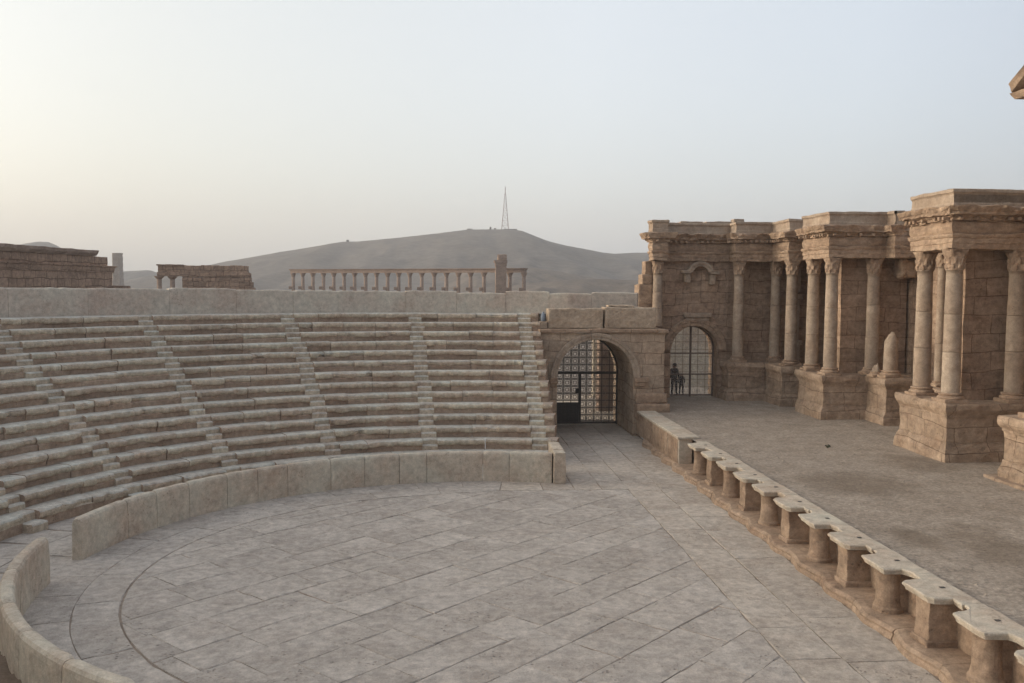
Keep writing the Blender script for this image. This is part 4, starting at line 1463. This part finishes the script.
# ------------------------------------------------------------------ ruins beyond the theatre
GZ = -6.2
def far_ruins():
    # long temple wall with cornice
    root = thing('temple_wall', 'long ruined temple wall of brown ashlar with a dark cornice, left of the pale tower', 'ruin', (-41, 95, GZ))
    a, b = Vector((-45.0, 60)), Vector((-38.15, 110.5))
    d = (b - a).normalized()
    cut = a + d * ((b - a).length - 4.1)
    def strip(name, p, q, prof, mat='ruin', er=0.0, am=.06):
        mb = MB()
        n_ = Vector((d.y, -d.x))
        back = 1.6
        path = [tuple(p), tuple(q), tuple(q - n_ * back)]
        mb.sweep(path, prof, sub=.5, erode=er)
        mb.rough(am, .8)
        mb.build(name, M[mat], root)
    strip('wall', a, b, [(0, -7), (0, -4), (0, -2), (0, 0), (0, 1.25)])
    strip('architrave', a, b, [(.0, 1.24), (.12, 1.27), (.13, 1.5), (.16, 1.52), (.20, 1.85), (.34, 1.9), (.38, 2.02), (0, 2.06)], er=.5)
    strip('frieze', a, b - d * .9, [(-.1, 2.0), (-.05, 2.4), (-.05, 3.02), (-1.2, 3.04)])
    strip('cornice', a, cut, [(-.1, 3.02), (.2, 3.04), (.35, 3.2), (.5, 3.35), (.55, 3.66), (-1.4, 3.7)], 'far_column', .6, .08)
    mb = MB()
    mb.box(b.x - 3.0, b.x + 1.5, b.y - 1, b.y + 1.8, -6.2, -.25, r=.2, cell=.6, amp=.1)
    mb.build('fallen_block', M['ruin'], root)
    # pale tower
    mb = MB()
    Y = 400.0
    x0, x1 = -138.1, -135.0
    rows = []
    for j in range(26):
        z = -8 + (12.9 + 8) * j / 25
        w = .35 * n3(z * .8, 1, 1) + (max(0, 5.5 - z) * .06)
        rows.append([(x0, Y, z), (x0 + .3, Y - .4, z), (x1 + w - .3, Y - .4, z), (x1 + w, Y, z), (x1 + w, Y + 4, z), (x0, Y + 4, z)])
    k = mb.grid(rows, close_v=True, flip=True)
    mb.face([k + 25 * 6 + i for i in range(6)])
    tag(mb.build('stone_tower', M['tower_pale']), 'narrow pale grey ruined tower standing alone between the two brown ruins', 'tower')
    # wall with two columns at its left end
    Y = 150.0
    X = lambda u: px(u, 280, Y)[0]
    Z = lambda v: px(200, v, Y)[1]
    root = thing('ruined_wall', 'short ruined brown wall of big blocks with two columns under its left end', 'ruin', (X(200), Y, GZ))
    rnd = random.Random(5)
    mb = MB()
    courses = [(287.5, 282), (282, 277.5), (277.5, 273)]
    ends = [253, 250.5, 250]
    mb.box(X(182.5), X(254), Y, Y + 1.2, -6.5, Z(287.4), r=.05, cell=.8, amp=.03)
    for (v0, v1), e in zip(courses, ends):
        u = 182.0
        while u < e - 1:
            L = min(rnd.uniform(7, 14), e - u)
            mb.box(X(u) + .01, X(u + L) - .01, Y + rnd.uniform(-.06, .06), Y + 1.2, Z(v0) + .01, Z(v1) - .01, r=.07, cell=.4, amp=.06, seed=u + v0)
            u += L
    mb.build('wall', M['ruin'], root)
    mb = MB()
    u = 157.0
    while u < 248.5:
        L = min(rnd.uniform(8, 14), 248.8 - u)
        mb.box(X(u) + .01, X(u + L) - .01, Y - .15, Y + 1.2, Z(276.3), Z(272.2), r=.06, cell=.4, amp=.05, seed=u)
        u += L
    mb.build('architrave', M['ruin'], root)
    mb = MB()
    u = 158.0
    while u < 246.5:
        L = min(rnd.uniform(6, 12), 247.5 - u)
        t = rnd.choice((265.2, 265.6, 266.4)) if u > 182 else 265.0
        mb.box(X(u) + .01, X(u + L) - .01, Y - .05, Y + 1.2, Z(272.1), Z(t), r=.06, cell=.4, amp=.06, seed=u + 9)
        u += L
    mb.box(X(157.2), X(182), Y - .4, Y + 1.2, Z(265.9), Z(264.6), r=.06, cell=.4, amp=.05)
    mb.build('frieze', M['ruin'], root)
    for u in (158.3, 171.6):
        mb = MB()
        mb.lathe([(.42, -6.4), (.40, -3), (.38, Z(279.3))], X(u), Y + .5, n=14)
        c = mb.build('column', M['far_column'], root, smooth=True)
        mb = MB()
        mb.lathe([(.38, Z(279.4)), (.50, Z(278.6)), (.75, Z(277)), (.8, Z(276.4))], X(u), Y + .5, n=12)
        mb.build('capital', M['far_column'], c)
    # the long colonnade
    us = [293.3, 302.9, 313, 323.5, 333.8, 344.1, 354.6, 365.6, 376.6, 387.6, 398.6, 409.8, 421.8, 434.2, 446.4, 458.4, 470.6, 484, 509.8, 524]
    def at(u):
        # line from (u=293, Y=245) to (u=524, Y=208)
        A = Vector((px(293.3, 280, 245)[0], 245)); B = Vector((px(524, 280, 208)[0], 208))
        k = px(u, 280, 1)[0]
        t = (k * A.y - A.x) / ((B.x - A.x) - k * (B.y - A.y))
        return A.lerp(B, t)
    root = thing('colonnade', 'long row of slim columns under one entablature, in front of the hill', 'colonnade', (0, 220, GZ))
    zt = lambda u: 3.45
    for i, u in enumerate(us):
        p = at(u)
        mb = MB()
        mb.lathe([(.56, -6.6), (.53, -6), (.48, -3), (.43, 2.0)], p.x, p.y, n=14)
        mb.rough(.03, 1.5)
        c = mb.build('column', M['far_column'], root, smooth=True)
        mb = MB()
        mb.lathe([(.39, 1.95), (.46, 2.2), (.54, 2.5), (.72, 2.85), (.76, 2.95), (.76, 3.05)], p.x, p.y, n=10)
        mb.build('capital', M['far_column'], c)
        mb = MB()
        mb.box(p.x - 1.15, p.x - .3, p.y - .45, p.y + .35, -1.15, -.38, r=.1, cell=.4, amp=.05, seed=u)
        mb.build('console', M['far_column'], c)
    A, B = at(292.0), at(525.6)
    mb = MB()
    dd = (B - A).normalized(); nn = Vector((dd.y, -dd.x))
    mb.sweep([tuple(A - nn * .55 - dd * .1), tuple(A + nn * .55 - dd * .1)] + [tuple(A.lerp(B, i / 8) + nn * .55) for i in range(1, 9)] + [tuple(B - nn * .55)],
             [(-.5, 3.05), (0, 3.05), (0, 3.5), (.06, 3.55), (.06, 3.72), (.28, 3.85), (.32, 4.02), (-.6, 4.05)], sub=1.0)
    mb.rough(.05, .5)
    mb.build('entablature', M['far_column'], root)
    # tall pier
    p = at(499.6) - Vector((0, 4))
    root = thing('stone_pier', 'tall square pier with a broken cornice block, rising above the right end of the colonnade', 'pier', (p.x, p.y, GZ))
    mb = MB()
    h = 1.22
    mb.box(p.x - h, p.x + h, p.y - 1, p.y + 1, -6.5, 4.5, r=.08, cell=.6, amp=.05)
    mb.build('shaft', M['far_column'], root)
    mb = MB()
    mb.box(p.x - 1.3, p.x + 1.3, p.y - 1.1, p.y + 1.1, 4.45, 5.1, r=.1, cell=.4, amp=.08)
    mb.box(p.x - 1.55, p.x + 1.4, p.y - 1.2, p.y + 1.2, 5.08, 5.75, r=.15, cell=.4, amp=.1, seed=3)
    mb.box(p.x - .75, p.x + 1.3, p.y - 1.1, p.y + 1.1, 5.7, 7.05, r=.3, cell=.3, amp=.15, seed=5)
    mb.build('cornice_block', M['far_column'], root)
    # walls seen through the two gates
    mb = MB()
    mb.box(9.6, 17.5, 57.0, 58.2, -7.3, -2.3, r=.05, cell=.5, amp=.06)
    tag(mb.build('outer_wall', M['parapet']), 'pale brown stone wall seen through the smaller gate of the stage', 'wall')
    mb = MB()
    mb.box(8.75, 9.6, 50.5, 51.5, -7.3, -2.2, r=.08, cell=.3, amp=.05)
    tag(mb.build('stone_pillar', M['far_column']), 'brown stone pillar seen through the right half of the big lattice gate', 'pillar')
    mb = MB()
    mb.grid([[(x, y, -6.96 + .02 * n3(x, y, 1)) for y in (47.2, 50, 54, 60, 70, 85, 110)] for x in (1, 4, 8, 9.5, 14, 20)])
    tag(mb.build('forecourt', M['pale_ground'], smooth=True), kind='structure')
far_ruins()

def mast():
    Y = 905.0
    cx, z0, z1 = 62.2, 54.0, 96.0
    root = thing('radio_mast', 'tall thin lattice radio mast on top of the hill', 'mast', (cx, Y, z0))
    def hw(z):
        t = (z - z0) / (z1 - z0)
        return 3.2 * (1 - t) ** 1.2 + .3
    def tube(mb, a, b, w):
        A, B = Vector(a), Vector(b)
        t = (B - A).normalized()
        u = t.cross(Vector((.3, .9, .1))).normalized(); s = t.cross(u)
        k = len(mb.v)
        for P_ in (A, B):
            for i, j in ((-1, -1), (1, -1), (1, 1), (-1, 1)):
                q = P_ + u * w * i / 2 + s * w * j / 2
                mb.v.append(tuple(q))
        for f in ((0, 1, 5, 4), (1, 2, 6, 5), (2, 3, 7, 6), (3, 0, 4, 7), (3, 2, 1, 0), (4, 5, 6, 7)):
            mb.face([k + i for i in f])
    zs_ = [z0 + (z1 - 6 - z0) * (1 - (1 - i / 8) ** 1.15) for i in range(9)]
    for sx, sy in ((1, 1), (1, -1), (-1, 1), (-1, -1)):
        mb = MB()
        for a, b in zip(zs_, zs_[1:]):
            tube(mb, (cx + sx * hw(a), Y + sy * hw(a), a), (cx + sx * hw(b), Y + sy * hw(b), b), .24)
        mb.build('leg', M['mast'], root)
    mb = MB()
    for a, b in zip(zs_, zs_[1:]):
        for s in (1, -1):
            for p, q in (((-1, s), (1, s)), ((s, -1), (s, 1))):
                tube(mb, (cx + p[0] * hw(a), Y + p[1] * hw(a), a), (cx + q[0] * hw(b), Y + q[1] * hw(b), b), .11)
                tube(mb, (cx + q[0] * hw(a), Y + q[1] * hw(a), a), (cx + p[0] * hw(b), Y + p[1] * hw(b), b), .11)
                tube(mb, (cx + p[0] * hw(b), Y + p[1] * hw(b), b), (cx + q[0] * hw(b), Y + q[1] * hw(b), b), .13)
    mb.build('bracing', M['mast'], root)
    mb = MB()
    tube(mb, (cx, Y, z1 - 7), (cx, Y, z1 + .8), .55)
    mb.build('antenna', M['mast'], root)
    # low things on the hill top
    def hut(u0, u1, v0, v1, name, label, cat, Yh=898, mat='tower_pale'):
        mb = MB()
        X = lambda u: px(u, 235, Yh)[0]
        Z = lambda v: px((u0 + u1) / 2, v, Yh)[1]
        mb.box(X(u0), X(u1), Yh, Yh + 4, Z(v1) - 4, Z(v0), r=.5, cell=1.5, amp=.25, seed=u0)
        tag(mb.build(name, M[mat]), label, cat)
    hut(504.0, 517.2, 228.9, 230.5, 'low_wall', 'long low wall on the hill top beside the mast', 'wall', mat='hill')
    hut(466.8, 472.6, 228.6, 230.5, 'hut', 'low flat hut at the left of the hill top', 'hut', mat='hill')
    hut(489.6, 491.4, 226.8, 230.5, 'cairn', 'small pointed pile of stones on the hill top left of the mast', 'cairn', mat='hill')
    hut(494.2, 496.2, 228.0, 230.5, 'cairn', 'stubby pile of stones close to the foot of the mast', 'cairn', mat='hill')
    hut(346.2, 348.6, 239.8, 243.0, 'cairn', 'lone pile of stones on the long left shoulder of the hill', 'cairn', mat='hill')
mast()

# ------------------------------------------------------------------ people at the small gate, and small things
def person(label, x, y, z, H, rot, hat=True, mat='black_cloth'):
    """One skinned body (bones as edges, radius per joint), clothes and hat as children."""
    k = H / 1.75
    J = {'pel': (0, 0, .95), 'spine': (0, .01, 1.15), 'chest': (0, 0, 1.36), 'neck': (0, -.01, 1.50), 'head': (0, -.03, 1.62), 'top': (0, -.03, 1.70),
         'shL': (-.18, 0, 1.42), 'elL': (-.25, .03, 1.15), 'haL': (-.22, -.10, .92), 'shR': (.18, 0, 1.42), 'elR': (.27, .04, 1.15), 'haR': (.24, -.08, .92),
         'hiL': (-.10, 0, .90), 'knL': (-.12, -.04, .50), 'anL': (-.13, .02, .10), 'toL': (-.15, -.14, .05), 'hiR': (.10, 0, .90), 'knR': (.13, -.02, .50), 'anR': (.15, .04, .10), 'toR': (.18, -.12, .05)}
    Rd = {'pel': .135, 'spine': .125, 'chest': .15, 'neck': .06, 'head': .10, 'top': .085, 'shL': .075, 'elL': .05, 'haL': .038, 'shR': .075, 'elR': .05, 'haR': .038,
          'hiL': .10, 'knL': .068, 'anL': .048, 'toL': .04, 'hiR': .10, 'knR': .068, 'anR': .048, 'toR': .04}
    E = [('pel', 'spine'), ('spine', 'chest'), ('chest', 'neck'), ('neck', 'head'), ('head', 'top'), ('chest', 'shL'), ('shL', 'elL'), ('elL', 'haL'), ('chest', 'shR'), ('shR', 'elR'), ('elR', 'haR'),
         ('pel', 'hiL'), ('hiL', 'knL'), ('knL', 'anL'), ('anL', 'toL'), ('pel', 'hiR'), ('hiR', 'knR'), ('knR', 'anR'), ('anR', 'toR')]
    names = list(J)
    me = bpy.data.meshes.new('person')
    me.from_pydata([tuple(c * k for c in J[n]) for n in names], [(names.index(a), names.index(b)) for a, b in E], [])
    o = bpy.data.objects.new('person', me)
    COL.objects.link(o)
    sk = o.modifiers.new('skin', 'SKIN')
    for i, n in enumerate(names):
        me.skin_vertices[0].data[i].radius = (Rd[n] * k * 1.2, Rd[n] * k * 1.2 * (.8 if n in ('pel', 'spine', 'chest') else 1))
    me.skin_vertices[0].data[0].use_root = True
    o.modifiers.new('smooth', 'SUBSURF').levels = 2
    o.modifiers['smooth'].render_levels = 2
    dg = bpy.context.evaluated_depsgraph_get()
    em = bpy.data.meshes.new_from_object(o.evaluated_get(dg))
    o.modifiers.clear()
    o.data = em
    em.materials.clear()
    em.materials.append(M[mat]); em.materials.append(M['skin'])
    for p in em.polygons:
        c = p.center / k
        p.material_index = 1 if (c.z > 1.51 or (c.z < .97 and abs(c.x) > .205)) else 0
        p.use_smooth = True
    o.location = (x, y, z)
    o.rotation_euler = (0, 0, rot)
    tag(o, label, 'person')
    if hat:
        mb = MB()
        mb.lathe([(.18 * k, 1.66 * k), (.19 * k, 1.675 * k), (.115 * k, 1.69 * k), (.105 * k, 1.77 * k), (.06 * k, 1.80 * k)], 0, -.03 * k, n=20)
        h = mb.build('hat', M['black_cloth'])
        h.parent = o
    else:
        mb = MB()
        mb.lathe([(.104 * k, 1.60 * k), (.112 * k, 1.66 * k), (.10 * k, 1.72 * k), (.05 * k, 1.755 * k)], 0, -.01 * k, n=18)
        h = mb.build('hair', M['black_cloth'])
        h.parent = o
    # face: nose, ears
    mb = MB()
    mb.box(-.015 * k, .015 * k, -.15 * k, -.11 * k, 1.585 * k, 1.63 * k, r=.012 * k, cell=.02, wear=0)
    f = mb.build('nose', M['skin'])
    f.parent = o
    for s in (-1, 1):
        mb = MB()
        mb.box(s * .105 * k - .012, s * .105 * k + .012, -.05 * k, -.01 * k, 1.58 * k, 1.64 * k, r=.01, cell=.03, wear=0)
        f = mb.build('ear', M['skin'])
        f.parent = o
    return o
person('person in black clothes and a dark hat standing behind the bars of the smaller gate', 12.50, 48.5, ZS, 1.66, .15)
person('short bareheaded person in dark clothes standing behind the smaller gate beside the one in black', 12.92, 48.6, ZS, 1.15, -.2, hat=False, mat='dark_cloth')

def twig(x, y, label):
    mb = MB()
    rnd = random.Random(3)
    for i in range(9):
        a = rnd.random() * 6.28
        L = rnd.uniform(.05, .15)
        ex, ey, ez = x + L * cos(a), y + L * .6 * sin(a), ZS + rnd.uniform(.03, .12)
        k = len(mb.v)
        mb.v += [(x, y, ZS), (x + .02, y, ZS + .02), (ex, ey, ez), ((x + ex) / 2, (y + ey) / 2 + .03, ez + .03)]
        mb.face((k, k + 1, k + 2)); mb.face((k + 1, k + 3, k + 2)); mb.face((k, k + 3, k + 1)); mb.face((k, k + 2, k + 3))
    tag(mb.build('dry_weed', M['twig']), label, 'weed')
twig(13.98, 32.1, 'small dark dry weed lying on the gravel of the stage')

# ------------------------------------------------------------------ air, sky, sun, camera
def haze():
    mb = MB()
    x0, x1, y0, y1, z0, z1 = -1500, 1500, -400, 1600, -12, 110
    mb.v = [(x0, y0, z0), (x1, y0, z0), (x1, y1, z0), (x0, y1, z0), (x0, y0, z1), (x1, y0, z1), (x1, y1, z1), (x0, y1, z1)]
    for f in ((3, 2, 1, 0), (4, 5, 6, 7), (0, 1, 5, 4), (1, 2, 6, 5), (2, 3, 7, 6), (3, 0, 4, 7)):
        mb.face(f)
    m = bpy.data.materials.new('haze_air')
    m.use_nodes = True
    nt = m.node_tree
    nt.nodes.clear()
    out = nt.nodes.new('ShaderNodeOutputMaterial')
    v = nt.nodes.new('ShaderNodeVolumePrincipled')
    v.inputs['Color'].default_value = (.83, .835, .85, 1)
    v.inputs['Density'].default_value = HAZE
    v.inputs['Anisotropy'].default_value = 0.2
    nt.links.new(v.outputs[0], out.inputs['Volume'])
    o = mb.build('haze', m)
    o.visible_shadow = True
    tag(o, kind='stuff')
HAZE = 0.00042
haze()

SUN_AZ = radians(-79)     # from +Y towards -X
SUN_EL = radians(12)
w = bpy.data.worlds.new('World')
scene.world = w
w.use_nodes = True
nt = w.node_tree
bg = nt.nodes['Background']
sky = nt.nodes.new('ShaderNodeTexSky')
sky.sky_type = 'NISHITA'
sky.sun_disc = False
sky.sun_elevation = SUN_EL
sky.sun_rotation = SUN_AZ
sky.altitude = 400
sky.air_density = 1.0
sky.dust_density = 7.0
sky.ozone_density = 1.0
hs = nt.nodes.new('ShaderNodeHueSaturation')
hs.inputs['Saturation'].default_value = 0.68
nt.links.new(sky.outputs[0], hs.inputs['Color'])
mx = nt.nodes.new('ShaderNodeMix'); mx.data_type = 'RGBA'
mx.inputs[0].default_value = 0.34
nt.links.new(hs.outputs[0], mx.inputs[6])
mx.inputs[7].default_value = (5.55, 5.65, 5.85, 1)     # thin high overcast
nt.links.new(mx.outputs[2], bg.inputs['Color'])
bg.inputs['Strength'].default_value = 0.12
# hazy brightness: stronger towards the sun, cooler away from it
tc = nt.nodes.new('ShaderNodeTexCoord')
dt = nt.nodes.new('ShaderNodeVectorMath'); dt.operation = 'DOT_PRODUCT'
nt.links.new(tc.outputs['Generated'], dt.inputs[0])
dt.inputs[1].default_value = Vector((-.80, .55, .20)).normalized()
mr = nt.nodes.new('ShaderNodeMapRange')
mr.inputs['From Min'].default_value = -1.0
nt.links.new(dt.outputs['Value'], mr.inputs['Value'])
cr = nt.nodes.new('ShaderNodeValToRGB')
E_ = cr.color_ramp.elements
E_[0].position, E_[0].color = 0.30, (.66, .68, .72, 1)
E_[1].position, E_[1].color = 0.90, (.95, .925, .86, 1)
e = E_.new(0.49); e.color = (.72, .745, .79, 1)
e = E_.new(0.60); e.color = (.90, .92, .94, 1)
e = E_.new(0.73); e.color = (1.0, 1.0, .99, 1)
nt.links.new(mr.outputs[0], cr.inputs[0])
mu = nt.nodes.new('ShaderNodeMix'); mu.data_type = 'RGBA'; mu.blend_type = 'MULTIPLY'
mu.inputs[0].default_value = 1.0
nt.links.new(mx.outputs[2], mu.inputs[6])
nt.links.new(cr.outputs[0], mu.inputs[7])
nt.links.new(mu.outputs[2], bg.inputs['Color'])

sd = bpy.data.lights.new('sun', 'SUN')
sd.energy = 0.5
sd.angle = radians(25)
sd.color = (1.0, .97, .93)
so = bpy.data.objects.new('sun', sd)
COL.objects.link(so)
dirv = Vector((sin(SUN_AZ) * cos(SUN_EL), cos(SUN_AZ) * cos(SUN_EL), sin(SUN_EL)))
so.rotation_euler = dirv.to_track_quat('Z', 'Y').to_euler()
so.location = dirv * 80

cam = bpy.data.cameras.new('camera')
co = bpy.data.objects.new('camera', cam)
COL.objects.link(co)
cam.sensor_width = 36
cam.lens = 920.0 / 1024 * 36
cam.clip_start = 0.05
cam.clip_end = 6000
PITCH, YAW, ROLL = 0.0603, 0.0768, 0.0058
fwd = Vector((sin(YAW) * cos(PITCH), cos(YAW) * cos(PITCH), -sin(PITCH)))
right0 = Vector((cos(YAW), -sin(YAW), 0))
up0 = right0.cross(fwd)
right = right0 * cos(ROLL) + up0 * sin(ROLL)
up = up0 * cos(ROLL) - right0 * sin(ROLL)
R = Matrix((right, up, -fwd)).transposed()
co.matrix_world = R.to_4x4()
scene.camera = co

scene.view_settings.view_transform = 'Standard'
scene.view_settings.look = 'None'
scene.view_settings.exposure = 1.22
scene.view_settings.gamma = 1.0
scene.view_settings.use_curve_mapping = False
scene.cycles.use_denoising = True
scene.cycles.max_bounces = 6
scene.cycles.diffuse_bounces = 3
scene.cycles.volume_bounces = 1
